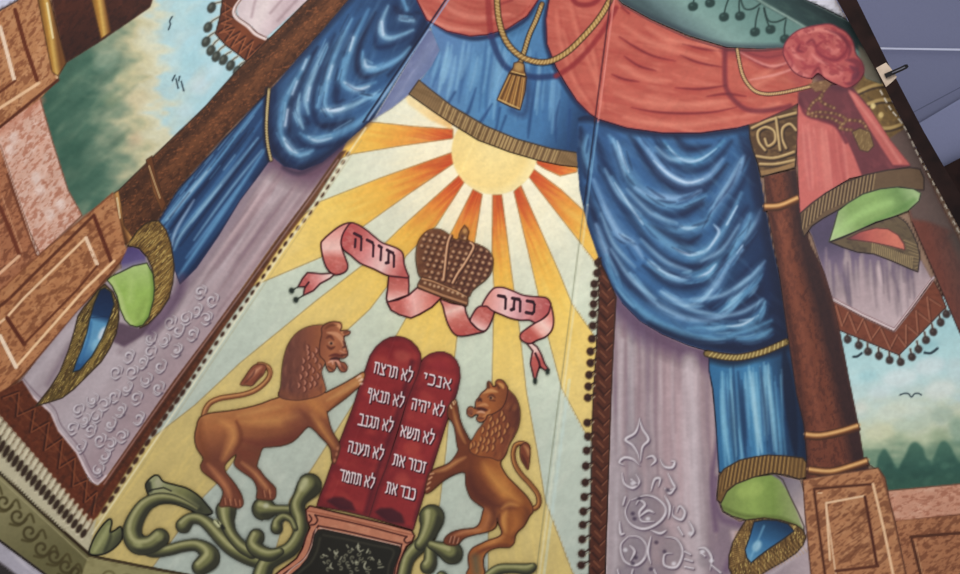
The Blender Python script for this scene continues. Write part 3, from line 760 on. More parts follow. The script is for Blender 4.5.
stroke([(424, 14), (447, 31), (470, 38), (487, 37), (507, 31), (527, 18), (541, -6)], 5, (30, 42, 84), .85, 1.5)
stroke([(549, 0), (545, 22), (547, 46), (556, 70), (566, 87), (578, 104), (592, 116)], 5, (28, 42, 86), .9, 1.6)
stroke([(540, 0), (530, 22), (512, 34)], 5, (52, 94, 150), .5, 2)
clip()
sheet('cloth', vp, val, 1.1)
tp = [(419, 80), (430, 89), (452, 106), (486, 126), (517, 139), (551, 148.5), (579, 153), (578, 167), (560, 165), (541, 161), (510, 152), (478, 140), (452, 124), (430, 109), (409, 94)]
fill(tp, (134, 106, 72)); clip(tp); tex(tp, (96, 72, 44), .6, 14, 3, 26, seed=83)
U = cr([(415, 87), (441, 108), (470, 127), (497, 139.5), (514, 146), (545, 155), (578, 160)], False, 14)
for i, (x, y) in enumerate(U):
    if 440 < x < 560: line([(x-2.6, y+6.5), (x+2.6, y-6.5)], 1.0, (196, 166, 112) if i % 3 else (84, 60, 36), .7)
    else: line([(x-3, y+6), (x+3, y-6)], .9, (100, 76, 46), .35)
clip(); outline(tp, 1.2, (52, 40, 30), .85)
sheet('gold_hem', tp, val, .9, .3)

# --- big right swag
bsr = thing('blue_swag', 'large painted blue swag with deep crescent folds right of the sun', 'curtain', (680, 220), 'painted blue drapes')
S1_ = lambda p: Z(570, 120, 3.827, p)
S2_ = lambda p: Z(570, 250, 3.827, p)
sg = [(578, 118), (590, 112), (597, 116), (627, 126), (663, 131), (700, 131), (736, 126), (752, 121), (754, 150), (760, 178), (766, 212), (772, 245), (780, 280), (788, 335), (786, 343), (760, 350), (737, 354), (709, 351), (688, 345), (662, 334), (640, 321), (621, 302), (607, 280), (597, 252), (588, 226), (580, 190), (577, 152)]
fill(sg, (38, 72, 136)); clip(sg)
grad(sg, (590, 200), (785, 260), [(0, (50, 86, 148)), (.35, (58, 104, 170)), (.65, (44, 84, 144)), (.85, (24, 44, 92)), (1, (16, 28, 62))], .9)
L1 = [[(150, 60), (190, 120), (215, 200), (270, 270), (350, 320), (430, 330), (520, 290)], [(265, 70), (310, 130), (370, 200), (450, 240), (530, 215), (585, 150)], [(360, 85), (400, 135), (450, 160), (520, 140), (590, 80)], [(160, 220), (220, 310), (270, 380), (330, 440), (400, 490), (480, 520), (540, 480), (600, 400), (655, 280)], [(90, 230), (140, 350), (190, 440), (240, 470), (280, 530)], [(300, 545), (360, 590), (440, 620)], [(330, 360), (390, 410), (450, 415), (520, 390), (560, 310)], [(540, 350), (590, 280), (640, 200), (665, 140)], [(600, 540), (650, 460), (700, 400)], [(620, 500), (670, 420), (690, 360)], [(100, 400), (140, 500), (180, 590)], [(440, 580), (520, 570), (590, 500)], [(70, 60), (62, 120), (80, 200)], [(250, 260), (330, 290), (430, 300), (500, 270)]]
D1 = [[(230, 60), (290, 150), (350, 220), (420, 260), (520, 250), (600, 170)], [(320, 60), (370, 140), (450, 190), (540, 170), (620, 80)], [(400, 60), (450, 110), (540, 100)], [(200, 150), (240, 260), (330, 350), (430, 360), (500, 320)], [(300, 400), (380, 440), (450, 470), (500, 440)], [(110, 180), (170, 290), (250, 400), (330, 500), (440, 560), (540, 530)], [(60, 260), (110, 420), (170, 540), (230, 640)], [(560, 420), (620, 320), (680, 200)], [(640, 540), (700, 440), (730, 380)], [(590, 470), (640, 400), (680, 330)], [(40, 30), (48, 120), (60, 220)], [(100, 60), (130, 160), (190, 260)], [(430, 350), (500, 320)], [(420, 275), (520, 265)], [(700, 120), (730, 300), (760, 500)], [(650, 60), (690, 160), (720, 330)]]
folds(D1, [NAVY, (24, 42, 90)], [9, 7, 6], .8, 2.2, T=S1_, under=True)
folds(L1, [(98, 146, 200), (136, 168, 222), (84, 140, 192)], [7, 5.5, 6.5], .8, 2.2, T=S1_, under=True)
L2 = [[(140, 20), (180, 130), (260, 220), (360, 290), (470, 330), (600, 330), (700, 300), (770, 270)], [(300, 40), (350, 80), (420, 110), (460, 100)], [(420, 0), (470, 20), (520, 0)], [(480, 110), (530, 90), (560, 50)], [(440, 210), (500, 190), (560, 130), (600, 60), (660, 0)], [(560, 250), (620, 200), (690, 130), (735, 70)], [(580, 290), (660, 290), (720, 250), (745, 200)], [(230, 90), (320, 200), (440, 260), (560, 260), (640, 200)], [(600, 215), (660, 160), (700, 110)], [(640, 340), (720, 330), (770, 305)], [(350, 160), (420, 200), (500, 210)], [(450, 300), (540, 305), (600, 300)]]
D2 = [[(150, 0), (220, 110), (320, 200), (420, 250)], [(280, 60), (360, 120), (450, 140), (540, 110), (600, 20)], [(380, 40), (450, 70), (520, 50), (600, -40)], [(420, 240), (520, 230), (620, 160), (690, 60)], [(520, 280), (620, 240), (720, 170), (760, 100)], [(560, 310), (680, 310), (780, 250)], [(500, 350), (640, 360), (780, 320)], [(120, 60), (190, 180), (300, 280), (420, 340), (560, 370)], [(770, 0), (790, 150), (800, 300)], [(740, 60), (760, 160), (740, 240)]]
folds(D2, [NAVY, (22, 38, 84)], [8, 7, 6], .8, 2.2, T=S2_, under=True)
folds(L2, [(92, 146, 200), (128, 164, 216), (84, 138, 192)], [6.5, 5.5, 6], .8, 2, T=S2_, under=True)
tex(sg, (128, 172, 216), .2, 22, 5, 42, seed=311); tex(sg, (20, 36, 78), .22, 22, 5, 38, seed=312)
H = [S1_(p) for p in ([(375, 100), (410, 140), (450, 158), (500, 150), (560, 110)], [(320, 155), (380, 210), (450, 240), (510, 225)], [(420, 408), (450, 415), (485, 408)], [(400, 490), (450, 515), (520, 500), (560, 450)], [(170, 240), (230, 330), (280, 400)], [(300, 545), (340, 575)], [(180, 80), (200, 140), (225, 200)], [(600, 400), (640, 330)], [(200, 440), (240, 468)], [(550, 400), (570, 430), (540, 480)], [(640, 510), (660, 480)])]+[S2_(p) for p in ([(310, 45), (350, 80), (420, 108)], [(490, 105), (530, 85), (558, 55)], [(420, 0), (460, 16), (510, 8)], [(440, 215), (500, 195), (545, 150)], [(620, 195), (680, 135)], [(600, 292), (660, 285), (720, 250)], [(650, 270), (690, 265)])]
folds(H, [(178, 200, 238), (196, 214, 244), (160, 192, 234)], [3.0, 2.4, 3.6], .8, 1.1)
for k in range(220):
    src = (L1 if k % 2 else L2); i = RNG.randint(len(src)); q = (S1_ if k % 2 else S2_)(src[i]); j = RNG.randint(len(q)-1)
    ox, oy = RNG.rand(2)*14-7
    x, y = q[j]; x2, y2 = q[j+1]
    stroke([(x+ox, y+oy), ((x+x2)/2+ox, (y+y2)/2+oy+1), (x+(x2-x)*.9+ox, y+(y2-y)*.9+oy)], 1.2+RNG.rand()*2.2, [(130, 176, 222), NAVY, SKY, DEEP, MID, (70, 112, 172)][k % 6], .45, 1.0, fade=True)
for q in [[(612, 140), (618, 158), (624, 176)], [(604, 170), (618, 196), (640, 214)], [(626, 190), (650, 214), (676, 224)], [(600, 214), (612, 244), (634, 268)], [(640, 240), (664, 262), (690, 272)], [(700, 262), (722, 250), (738, 226)], [(716, 200), (730, 182), (740, 160)], [(690, 300), (722, 296), (748, 278)], [(720, 318), (744, 312), (762, 300)], [(660, 292), (690, 310), (718, 316)], [(655, 148), (670, 160), (692, 160)], [(610, 250), (630, 280), (655, 300)], [(744, 240), (756, 222), (760, 210)], [(734, 290), (752, 276), (764, 262)]]:
    stroke(q, 9, (104, 148, 204), .35, 3.4, fade=True); stroke([(a+1, b-1) for a, b in q], 3.6, (152, 184, 226), .55, 1.8, fade=True); stroke([(a, b+5) for a, b in q], 4, (24, 40, 88), .5, 2.2, fade=True)
stroke([(578, 118), (597, 119), (627, 129), (663, 134), (700, 134), (736, 129), (752, 124)], 8, (20, 28, 60), .8, 2.6)
stroke([(577, 150), (580, 190), (588, 226), (597, 252), (607, 280), (621, 302), (640, 321), (662, 334), (688, 345), (709, 351)], 6, (24, 46, 98), .85, 2)
stroke([(752, 122), (756, 160), (766, 212), (774, 250), (788, 335)], 14, (16, 26, 58), .75, 6)
stroke([(650, 326), (690, 340), (740, 348), (785, 338)], 8, (18, 28, 62), .75, 3)
clip()
sheet('cloth', sg, bsr, 1.1)

# --- lavender curtain right
lavr = [(600, 262), (608, 282), (622, 303), (641, 322), (663, 335), (689, 346), (709, 352), (709, 366), (713, 400), (717, 440), (719, 470), (716, 496), (722, 512), (740, 522), (752, 518), (780, 520), (802, 531), (806, 480), (812, 574), (816, 640), (600, 640), (606, 574), (611, 400), (613, 354), (616, 297)]
LAY[0] += .5
grad(lavr, (605, 450), (720, 450), [(0, (176, 158, 170)), (.3, (158, 142, 160)), (.5, (168, 140, 150)), (.72, (196, 174, 184)), (.9, (152, 128, 146)), (1, (140, 118, 136))])
clip(lavr)
for k in range(110):
    x = 612+RNG.rand()*104; y = 296+max(0, (x-600))*.45+RNG.rand()*40; L = 40+RNG.rand()*150
    stroke([(x, y), (x+1-2*RNG.rand(), y+L*.5), (x+L*.02, y+L)], 2+RNG.rand()*4, [(192, 160, 166), (122, 94, 116), (182, 148, 158), (140, 112, 132), (204, 186, 194)][k % 5], .30, 1.8, fade=True)
stroke([(600, 262), (622, 308), (663, 340), (712, 358)], 24, (84, 60, 86), .75, 9)
stroke([(690, 360), (694, 430), (698, 520), (700, 574)], 12, (208, 192, 202), .55, 5); stroke([(714, 360), (718, 430), (712, 480), (716, 530)], 5, (108, 84, 108), .8, 2)
stroke([(716, 478), (716, 505), (724, 520), (744, 526), (736, 545), (726, 570)], 6, (112, 88, 112), .8, 2.5)
grad([(730, 530), (812, 530), (816, 640), (728, 640), (730, 590), (738, 574)], (730, 560), (812, 560), [(0, (204, 178, 178)), (.5, (160, 138, 160)), (1, (196, 176, 180))], .8, soft=3)
stroke([(770, 575), (790, 560), (808, 545)], 4, (206, 190, 200), .5, 2)
line([(614, 300), (613, 356), (611, 400), (606, 574)], 1.6, (212, 196, 200), .8); stroke([(622, 340), (619, 420), (615, 574)], 4, (196, 182, 192), .5, 2)
# silver scroll ornament
O = lambda p: Z(560, 400, 3.3, p)
def rel(p, w=2.3, s=1.0):
    q = O(p); stroke([(a+.6, b+.8) for a, b in q], 6.5, (112, 96, 116), .30, 2.4, fade=True); relief(q, w)
for (x, y, r, c_) in [(250, 135, 9, (150, 136, 150)), (282, 370, 18, (138, 124, 140)), (245, 495, 14, (140, 126, 142)), (365, 500, 13, (140, 126, 142)), (250, 262, 9, (146, 132, 146)), (480, 530, 8, (140, 126, 142)), (330, 440, 10, (140, 124, 140)), (230, 590, 16, (136, 122, 140)), (330, 590, 16, (136, 122, 140))]:
    a_, b_ = O([(x, y)])[0]; blob(a_, b_, r, r*.95, c_, .6, soft=4)
for p in ([(262, 60), (258, 85), (246, 110), (216, 130), (240, 150), (258, 180), (262, 205)], [(262, 62), (272, 95), (292, 130), (272, 155), (266, 200)], [(262, 215), (240, 195), (212, 190), (196, 205), (210, 215)], [(285, 190), (305, 185), (315, 200), (300, 215)], [(330, 195), (345, 220), (370, 222), (378, 205), (366, 200)], [(355, 240), (370, 270), (378, 290), (350, 300)], [(205, 240), (212, 275), (240, 290), (262, 270), (250, 245)], [(235, 262), (250, 275)], [(300, 300), (312, 262), (330, 260), (325, 285)], [(345, 290), (362, 308), (380, 290)],
          [(230, 330), (215, 370), (235, 410), (280, 425), (330, 400), (350, 360), (320, 325), (280, 315), (235, 330)], [(250, 345), (262, 330), (280, 345), (262, 370), (270, 400), (310, 400)], [(262, 385), (290, 365), (310, 372)], [(375, 350), (372, 380), (400, 395), (412, 370), (395, 350), (385, 370)], [(196, 400), (200, 440), (212, 440)], [(225, 450), (200, 480), (212, 530), (250, 545), (280, 520), (285, 480), (260, 452), (225, 450)], [(230, 480), (246, 500), (232, 530)], [(300, 450), (290, 500), (300, 540)], [(345, 450), (385, 460), (405, 500), (385, 550), (345, 545), (345, 510), (370, 505)], [(425, 400), (440, 430), (430, 450)], [(412, 500), (430, 510)], [(412, 525), (436, 532)], [(412, 550), (440, 556)], [(455, 490), (480, 490), (500, 520), (495, 560)], [(465, 505), (478, 515)], [(500, 545), (530, 570)], [(190, 560), (200, 600)], [(310, 560), (330, 600)], [(240, 560), (230, 600)],
          [(215, 320), (208, 345)], [(345, 315), (362, 350), (358, 390)], [(390, 420), (405, 445)], [(300, 430), (330, 440), (350, 430)]): rel(p)
for (x, y) in [(240, 375), (246, 392), (262, 325), (240, 540), (250, 520), (355, 298), (318, 470), (345, 500), (300, 558)]: a, b = O([(x, y)])[0]; blob(a, b, 2.2, 2, (62, 50, 66), .7, soft=.8)
for (x, y) in [(290, 392), (240, 275), (215, 495), (375, 540), (470, 500), (500, 530), (430, 440)]: a, b = O([(x, y)])[0]; blob(a, b, 2.4, 2, (220, 214, 222), .8, soft=.8)
clip()
cr2 = thing('lavender_curtain', 'painted pale lavender curtain with silver scroll ornament and ball fringe, right of centre', 'curtain', (660, 450))
sheet('cloth', lavr, cr2, 1.1)
brd = [(598, 258), (607, 276), (616, 297), (613, 354), (611, 400), (605, 574), (602, 640), (584, 640), (589, 574), (593, 400), (596, 354), (599, 300)]
fill(brd, (88, 44, 30)); clip(brd); tex(brd, (56, 26, 20), .6, 5, 4, seed=91)
yy = 268; 
while yy < 640:
    x0 = np.interp(yy, [258, 354, 574, 640], [602, 599, 592, 588]); w_ = 13
    line([(x0, yy), (x0+w_*.5, yy+7), (x0+w_, yy+1)], 2.6, (54, 22, 16), .8); line([(x0+1, yy+8), (x0+w_*.55, yy+14.5)], 1.2, (140, 88, 62), .8); line([(x0+w_*.55, yy+7.5), (x0+w_, yy+1.5)], 1.2, (150, 96, 70), .8)
    yy += 15
clip(); outline(brd, 1.2, (48, 24, 18), .9)
sheet('lace_border', brd, cr2, 1.0, .2)
B1 = Z(570, 250, 3.827, [(107, 48), (104, 88), (93, 130), (93, 168), (90, 207), (88, 245), (87, 290), (84, 340), (78, 388), (78, 432), (73, 478), (70, 522), (68, 565)])+O([(90, 75), (92, 120), (88, 167), (85, 218), (83, 272), (80, 320), (77, 368), (75, 412), (73, 460), (72, 507), (70, 545), (68, 590), (66, 635)])
for (x, y) in B1:
    xe = np.interp(y, [258, 354, 574, 640], [600, 596, 589, 584])
    line([(x+2, y+3), (xe, y-1)], 1.4, (226, 214, 180), .6); line([(x, y-.5), (xe+1, y-4.5)], 1.6, (50, 26, 20), .95)
    e = oval(x, y, 3.9, 4.0, n=14); fill(e, (52, 26, 20)); blob(x-1, y-1, 1, 1, (92, 58, 44), .7)
    sheet('fringe_ball', [e, tube([(x, y), (xe+1, y-4)], 1.8)], cr2, .8, .3)

# --- right hanging drape (lower)
lo = thing('blue_drape', 'painted blue drape below gold cord beside right column, with green lining and twisted gold hem', 'curtain', (760, 420), 'painted blue drapes')
lp = [(709, 352), (737, 356), (762, 350), (786, 342), (792, 345), (798, 365), (803, 395), (806, 430), (807, 462), (790, 466), (752, 466), (730, 476), (719, 472), (716, 424), (713, 390), (709, 370)]
fill(lp, (34, 72, 128)); clip(lp)
grad(lp, (710, 400), (804, 395), [(0, (44, 104, 164)), (.5, (62, 126, 186)), (.72, (34, 70, 120)), (1, (14, 26, 56))], .9)
for k in range(60):
    x = 712+RNG.rand()*74; y = 362+RNG.rand()*30; L = 40+RNG.rand()*60
    stroke([(x, y), (x+L*.03, y+L*.5), (x+L*.07, y+L)], 1.6+RNG.rand()*3, [(120, 178, 222), (20, 44, 92), (84, 148, 204), (40, 82, 142), (156, 200, 232)][k % 5], .5, 1.3, fade=True)
for p, c, w_ in [([(722, 372), (724, 420), (730, 466)], (130, 186, 228), 5), ([(738, 372), (742, 420), (746, 460)], (24, 52, 104), 5), ([(750, 372), (756, 420), (762, 452)], (150, 196, 232), 4), ([(766, 366), (772, 410), (776, 452)], (132, 184, 224), 4), ([(760, 368), (764, 400), (768, 452)], (26, 54, 106), 3), ([(784, 350), (790, 400), (796, 456)], (14, 24, 52), 12)]: stroke(p, w_, c, .75, 1.6, fade=True)
stroke([(710, 358), (737, 362), (786, 348)], 8, (16, 24, 50), .8, 3)
clip(); outline(lp, 1.2, (20, 28, 56), .8)
sheet('cloth', lp, lo, 1.1)
gc = [(707, 353.5), (722, 356.5), (737, 357.5), (752, 355), (768, 350), (786, 342)]
rope(gc, 6, (88, 70, 38), (140, 116, 66), (196, 174, 112)); sheet('gold_cord', tube(gc, 7.5), lo, .9, .5)
gr = [(720, 502), (726, 492), (735, 484), (752, 477), (768, 475), (775, 474), (783, 480), (790, 496), (798, 512), (804, 526), (804, 533), (797, 528), (781, 521), (764, 520), (746, 520), (732, 516), (723, 511)]
grad(gr, (724, 505), (800, 500), [(0, (122, 140, 74)), (.4, (140, 164, 84)), (.65, (122, 146, 72)), (1, (150, 158, 110))]); clip(gr)
blob(750, 490, 14, 8, (160, 182, 96), .6, -15, 4); stroke([(724, 508), (745, 516), (780, 518), (800, 528)], 3.5, (96, 110, 54), .8, 1.6)
pv = [(768, 473), (776, 474), (786, 477), (800, 480), (806, 500), (805, 534), (797, 512), (788, 492), (780, 480)]
clip(); grad(pv, (776, 474), (806, 510), [(0, (110, 98, 116)), (.5, (142, 130, 140)), (1, (190, 170, 168))]); outline(gr, 1.2, (58, 48, 40), .9)
setk(sheet('lining', [gr, pv], lo, .9, .2), label='olive green lining')
gt = [(718, 490), (719, 476), (724, 469), (740, 460), (754, 457), (768, 455), (786, 456), (803, 458), (810, 467), (808, 477), (799, 479), (786, 475), (772, 473), (754, 477), (736, 484), (727, 491), (721, 503), (717, 500)]
fill(gt, (112, 82, 46)); clip(gt)
for i in range(46):
    t = i/45; x = 719+90*t; y = np.interp(x, [719, 730, 750, 768, 800, 810], [490, 476, 468, 464, 467, 470])
    line([(x-2-2*(1-t), y+11), (x, y-10)], .9, (186, 148, 84) if i % 2 else (64, 44, 28), .8 if 726 < x < 790 else .4)
clip(); outline(gt, 1.2, (50, 36, 24)); sheet('gold_hem', gt, lo, .9, .4)
ti = [(754, 522), (750, 536), (745, 550), (747, 558), (751, 563), (758, 557), (770, 548), (782, 540), (794, 531), (788, 524), (776, 520.5), (764, 520)]
tg = [(746, 520), (739, 531), (733, 542), (729, 556), (729, 568), (736, 584), (748, 590), (756, 578), (768, 570), (784, 561), (796, 553), (803, 545), (806, 537), (803, 530), (796, 525), (780, 520), (764, 518)]
goldtrim(tg, 80, 97, (104, 76, 42))
for i in range(16):
    t = i/15; line([(752+48*t-3, 566-26*t-1), (756+48*t+3, 576-24*t)], .9, (176, 140, 84), .6); line([(731+4*t, 566-34*t), (743+5*t, 560-28*t)], .9, (176, 140, 84), .6)
fill(ti, (38, 84, 140)); clip(ti); grad(ti, (770, 520), (752, 560), [(0, (24, 52, 96)), (.5, (50, 104, 164)), (1, (86, 142, 196))]); blob(757, 546, 4, 6, (160, 196, 224), .8, 30, 1.6); stroke([(764, 526), (756, 545), (750, 560)], 2, (120, 170, 214), .6, 1); clip(); outline(ti, 1.1, (34, 30, 30))
sheet('twisted_hem', tg, lo, .9, .3); sheet('inner_fold', ti, lo, .9, .5)
# ================================================================ right side: landscape, ledge, pennant, columns
RL = lambda p: Z(740, 270, 3.827, p)
R7 = lambda p: Z(700, 424, 3.692, p)
R6 = lambda p: Z(740, 130, 3.827, p)
R5 = lambda p: Z(740, 0, 3.827, p)
lr = [(820, 290), (832, 298), (945, 296), (962, 325), (1030, 420), (1030, 478), (960, 485), (888, 491), (878, 470), (862, 460), (852, 420), (838, 330)]
grad(lr, (900, 320), (915, 486), [(0, (160, 202, 212)), (.25, (176, 212, 216)), (.45, (186, 208, 204)), (.62, (196, 204, 178)), (.72, (176, 188, 156)), (.8, (120, 146, 122)), (1, (70, 108, 90))], wob=.05, seed=101)
clip(lr)
for (x, y, rx, ry, c) in [(900, 378, 18, 9, (218, 226, 226)), (930, 366, 16, 9, (214, 224, 226)), (880, 392, 12, 7, (206, 222, 224)), (940, 390, 16, 9, (220, 224, 216)), (868, 376, 10, 6, (150, 196, 208)), (918, 352, 14, 6, (150, 194, 206)), (955, 370, 8, 12, (190, 212, 214)), (860, 408, 8, 6, (216, 214, 200)), (900, 410, 24, 9, (206, 214, 196)), (880, 432, 16, 9, (204, 204, 168)), (912, 424, 20, 8, (176, 194, 176)), (942, 415, 12, 9, (150, 172, 158)), (958, 430, 9, 14, (120, 152, 136)), (940, 436, 10, 8, (140, 160, 130)), (930, 345, 9, 5, (136, 184, 198))]: blob(x, y, rx, ry, c, .6, -10, 5)
for p in [[(878, 490), (877, 462), (881, 452), (885, 449), (890, 456), (897, 468), (903, 470), (903, 491)], [(896, 491), (899, 468), (905, 456), (910, 445), (916, 442), (923, 448), (926, 458), (932, 464), (932, 490)], [(926, 490), (931, 466), (936, 452), (940, 443), (945, 441), (951, 447), (956, 457), (964, 462), (990, 440), (1030, 440), (1030, 490)]]:
    grad(sm(p), (900, 445), (900, 490), [(0, (66, 106, 90)), (.5, (46, 86, 76)), (1, (50, 88, 74))], .95, soft=1.6)
for k in range(26): x = 880+RNG.rand()*80; y = 458+RNG.rand()*26; blob(x, y, 4, 3, [(38, 74, 66), (76, 116, 98)][k % 2], .35, soft=2)
clip()
lvr = thing('landscape', 'painted pale blue cloudy sky above three dark green treetops at lower right', 'landscape', (920, 430))
sheet('sky', lr, lvr, 1.3)
sheet('treetops', [(878, 491), (877, 462), (885, 449), (897, 468), (905, 456), (915, 442), (926, 458), (932, 464), (936, 452), (945, 441), (956, 457), (1030, 442), (1030, 478), (960, 485)], lvr, 1.3, .3)
bird([RL([(612, 478), (630, 472), (645, 474), (656, 486), (668, 474), (682, 472), (694, 478)])], 'thin v-shaped bird painted lowest in the right sky, above the trees', 1.0)
bird([RL([(434, 332), (450, 330), (466, 318)])], 'small blurred bird in the right sky beneath left side of the pennant', 2.0)
bird([RL([(706, 316), (730, 318), (756, 300)])], 'small blurred bird in the right sky beneath right side of the pennant', 2.2)
le = thing('balustrade', 'painted pink marble ledge with brown panel beneath the right landscape', 'parapet', (940, 520))
lg = [(886, 491), (960, 484), (1030, 478), (1030, 507), (960, 515), (895, 522)]
marble(lg, (196, 140, 116), (150, 92, 70), (222, 180, 158), 103, ang=-10); line([(895, 522), (960, 515), (1030, 508)], 2.4, (96, 54, 38)); line([(886, 491), (960, 484), (1030, 478)], 1.2, (110, 70, 52), .7)
sheet('coping', lg, le, 1.2, .2)
bp = [(893, 521), (960, 515), (1030, 508), (1030, 640), (912, 640), (904, 574)]
marble(bp, (164, 108, 74), (104, 58, 36), (190, 134, 96), 105, ang=-40)
line([(1030, 526), (960, 533), (911, 537), (922, 580), (930, 640)], 3, (82, 42, 24)); line([(915, 541), (925, 584)], 1, (208, 160, 120), .6)
sheet('panel', bp, le, 1.2)

pn = thing('hanging_pennant', 'pointed lavender pennant with brown border and ball fringe at right', 'pennant', (890, 310))
balls = [(412, 265), (455, 288), (490, 312), (532, 328), (573, 345), (615, 352), (658, 333), (683, 303), (712, 268), (740, 237), (768, 200), (790, 168)]
for i, (x, y) in enumerate(balls):
    c = RL([(x, y)])[0]; up = (c[0]-(.6 if i < 5 else 1.6), c[1]-8)
    line([c, up], 3.4, (206, 206, 190), .6); line([c, up], 1.6, (66, 46, 42), .9)
    e = oval(c[0], c[1], 4.0, 4.2, n=14); fill(e, (62, 48, 46)); blob(c[0]-1, c[1]-1, 1.1, 1.1, (110, 96, 90), .7); sheet('fringe_ball', [e, tube([c, up], 2)], pn, .8)
bo = [(822, 276), (833, 300), (862, 317), (894, 332), (912, 310), (933, 279), (940, 292), (946, 307), (924, 330), (899, 355), (868, 342), (839, 330), (830, 312)]
fill(bo, (122, 66, 48)); clip(bo); tex(bo, (84, 42, 32), .6, 5, 3, 20, seed=111)
pz = [(836, 306), (842, 326), (848, 312), (856, 333), (863, 319), (871, 340), (880, 327), (890, 349), (897, 335), (906, 347), (906, 325), (918, 335), (916, 311), (930, 322), (927, 297), (941, 306)]
line(pz, 1.2, (176, 118, 92), .75); line([(a+1.4, b) for a, b in pz], .9, (74, 36, 28), .7)
clip(); outline(bo, 1.1, (66, 36, 32), .9)
sheet('patterned_border', bo, pn, 1, .2)
pv_ = [(800, 216), (812, 236), (823, 270), (832, 299), (862, 316), (894, 331), (911, 309), (932, 280), (922, 262), (905, 240), (860, 225), (830, 200)]
grad(pv_, (860, 236), (880, 330), [(0, (84, 74, 98)), (.3, (126, 108, 130)), (.6, (176, 152, 160)), (1, (190, 168, 172))]); clip(pv_)
for k in range(50):
    x = 818+RNG.rand()*100; y = 245+RNG.rand()*24; L = 16+RNG.rand()*44
    stroke([(x, y), (x+1, y+L*.5), (x+3, y+L)], 2+RNG.rand()*3, [(84, 72, 96), (206, 182, 186), (120, 102, 122), (190, 164, 170)][k % 4], .4, 1.5, fade=True)
clip()
E = [(830, 298), (862, 315), (894, 330), (911, 308), (933, 278)]
line(E, 4, (206, 186, 188)); line([(a, b+1.6) for a, b in E], 1, (96, 56, 50)); line([(a, b-2) for a, b in E], .8, (120, 80, 86), .8)
setk(sheet('lining', pv_, pn, 1.1, .3), label='pale lavender lining')

# far right column
fc = thing('column', 'painted reddish marble column with gold capital at far right edge', 'column', (925, 240), 'painted columns')
s = [(876, 122), (905, 120), (924, 168), (946, 214), (960, 240), (1030, 372), (1030, 470), (960, 333), (935, 275), (912, 222), (900, 180), (888, 150)]
marble(s, (110, 62, 52), (78, 44, 42), (138, 84, 70), 121, ang=70); clip(s)
grad(s, (908, 250), (952, 236), [(0, (120, 66, 54)), (.5, (112, 60, 50)), (1, (84, 68, 66))], .6)
fill([(876, 122), (905, 120), (924, 168), (946, 214), (955, 232), (930, 222), (912, 219), (900, 180)], (98, 84, 80), .85, 3)
stroke([(954, 236), (985, 300), (1030, 400)], 9, (88, 80, 76), .7, 4)
clip(); line([(912, 222), (935, 275), (960, 333), (1030, 470)], 1.2, (60, 34, 34), .8)
sheet('shaft', s, fc, 1.2)
cp = [(853, 66), (868, 62), (880, 66), (884, 84), (893, 104), (905, 128), (890, 138), (878, 140), (864, 118), (852, 92)]
fill(cp, (116, 90, 52)); clip(cp); tex(cp, (170, 138, 84), .7, 6, 4, 60, seed=123); tex(cp, (70, 54, 40), .7, 5, 3, 60, seed=124)
for p in ([(858, 92), (872, 86), (884, 84)], [(868, 104), (880, 100), (892, 100)], [(876, 128), (890, 128), (902, 124)]): stroke(p, 3.4, (180, 150, 96), .9, .8); stroke([(a, b+3) for a, b in p], 2, (58, 44, 38), .8, .8)
blob(873, 106, 2.6, 3, (232, 206, 140), .9); blob(881, 115, 2.6, 3, (214, 184, 120), .9)
clip(); sheet('capital', cp, fc, 1.0, .3)

# right column
rc = thing('column', 'painted brown marble column with scrolled gold capital and panelled pedestal right of big blue swag', 'column', (820, 380), 'painted columns')
s = [(764, 176), (796, 170), (800, 208), (810, 245), (824, 272), (832, 298), (839, 328), (850, 385), (858, 424), (864, 462), (872, 474), (806, 482), (807, 458), (804, 424), (797, 395), (788, 335), (779, 270), (768, 213)]
marble(s, (112, 60, 44), (78, 40, 34), (136, 80, 58), 131, ang=75, sc=4); clip(s)
stroke([(796, 170), (806, 240), (822, 300), (842, 380), (862, 470)], 20, (44, 28, 34), .8, 6); stroke([(766, 176), (780, 270), (800, 390), (808, 480)], 6, (60, 32, 32), .6, 3); stroke([(780, 215), (792, 280), (810, 370), (820, 430)], 8, (150, 86, 64), .4, 4)
clip(); outline(s, 1, (52, 30, 28), .6)
sheet('shaft', s, rc, 1.1)
cap = [(749, 124), (760, 118), (775, 112), (797, 103), (799, 120), (797, 145), (795, 168), (778, 172), (761, 177), (758, 164), (753, 150), (750, 138)]
fill(cap, (86, 62, 42)); clip(cap); tex(cap, (150, 118, 74), .7, 7, 4, 0, seed=133)
for p in ([(765, 150), (759, 142), (758, 132), (765, 127), (774, 131), (775, 141), (768, 146), (765, 139)], [(786, 148), (782, 138), (783, 128), (790, 124), (796, 130)], [(756, 156), (774, 158), (794, 152)], [(760, 164), (776, 164), (795, 160)], [(752, 128), (770, 120), (796, 113)], [(776, 118), (780, 150)]):
    stroke([(a+1, b+1.2) for a, b in p], 3.6, (48, 34, 28), .85, .8); stroke(p, 2.6, (178, 146, 98), .95, .8); stroke([(a-.5, b-.6) for a, b in p], .9, (222, 196, 146), .6, .6)
stroke([(761, 173), (778, 170), (795, 164)], 5, (152, 118, 78), .9, 1); stroke([(761, 177), (778, 174), (795, 168)], 1.8, (44, 28, 26), .9, .8)
clip(); outline(cap, 1.1, (50, 36, 30), .85)
sheet('capital', cap, rc, .9, .3)
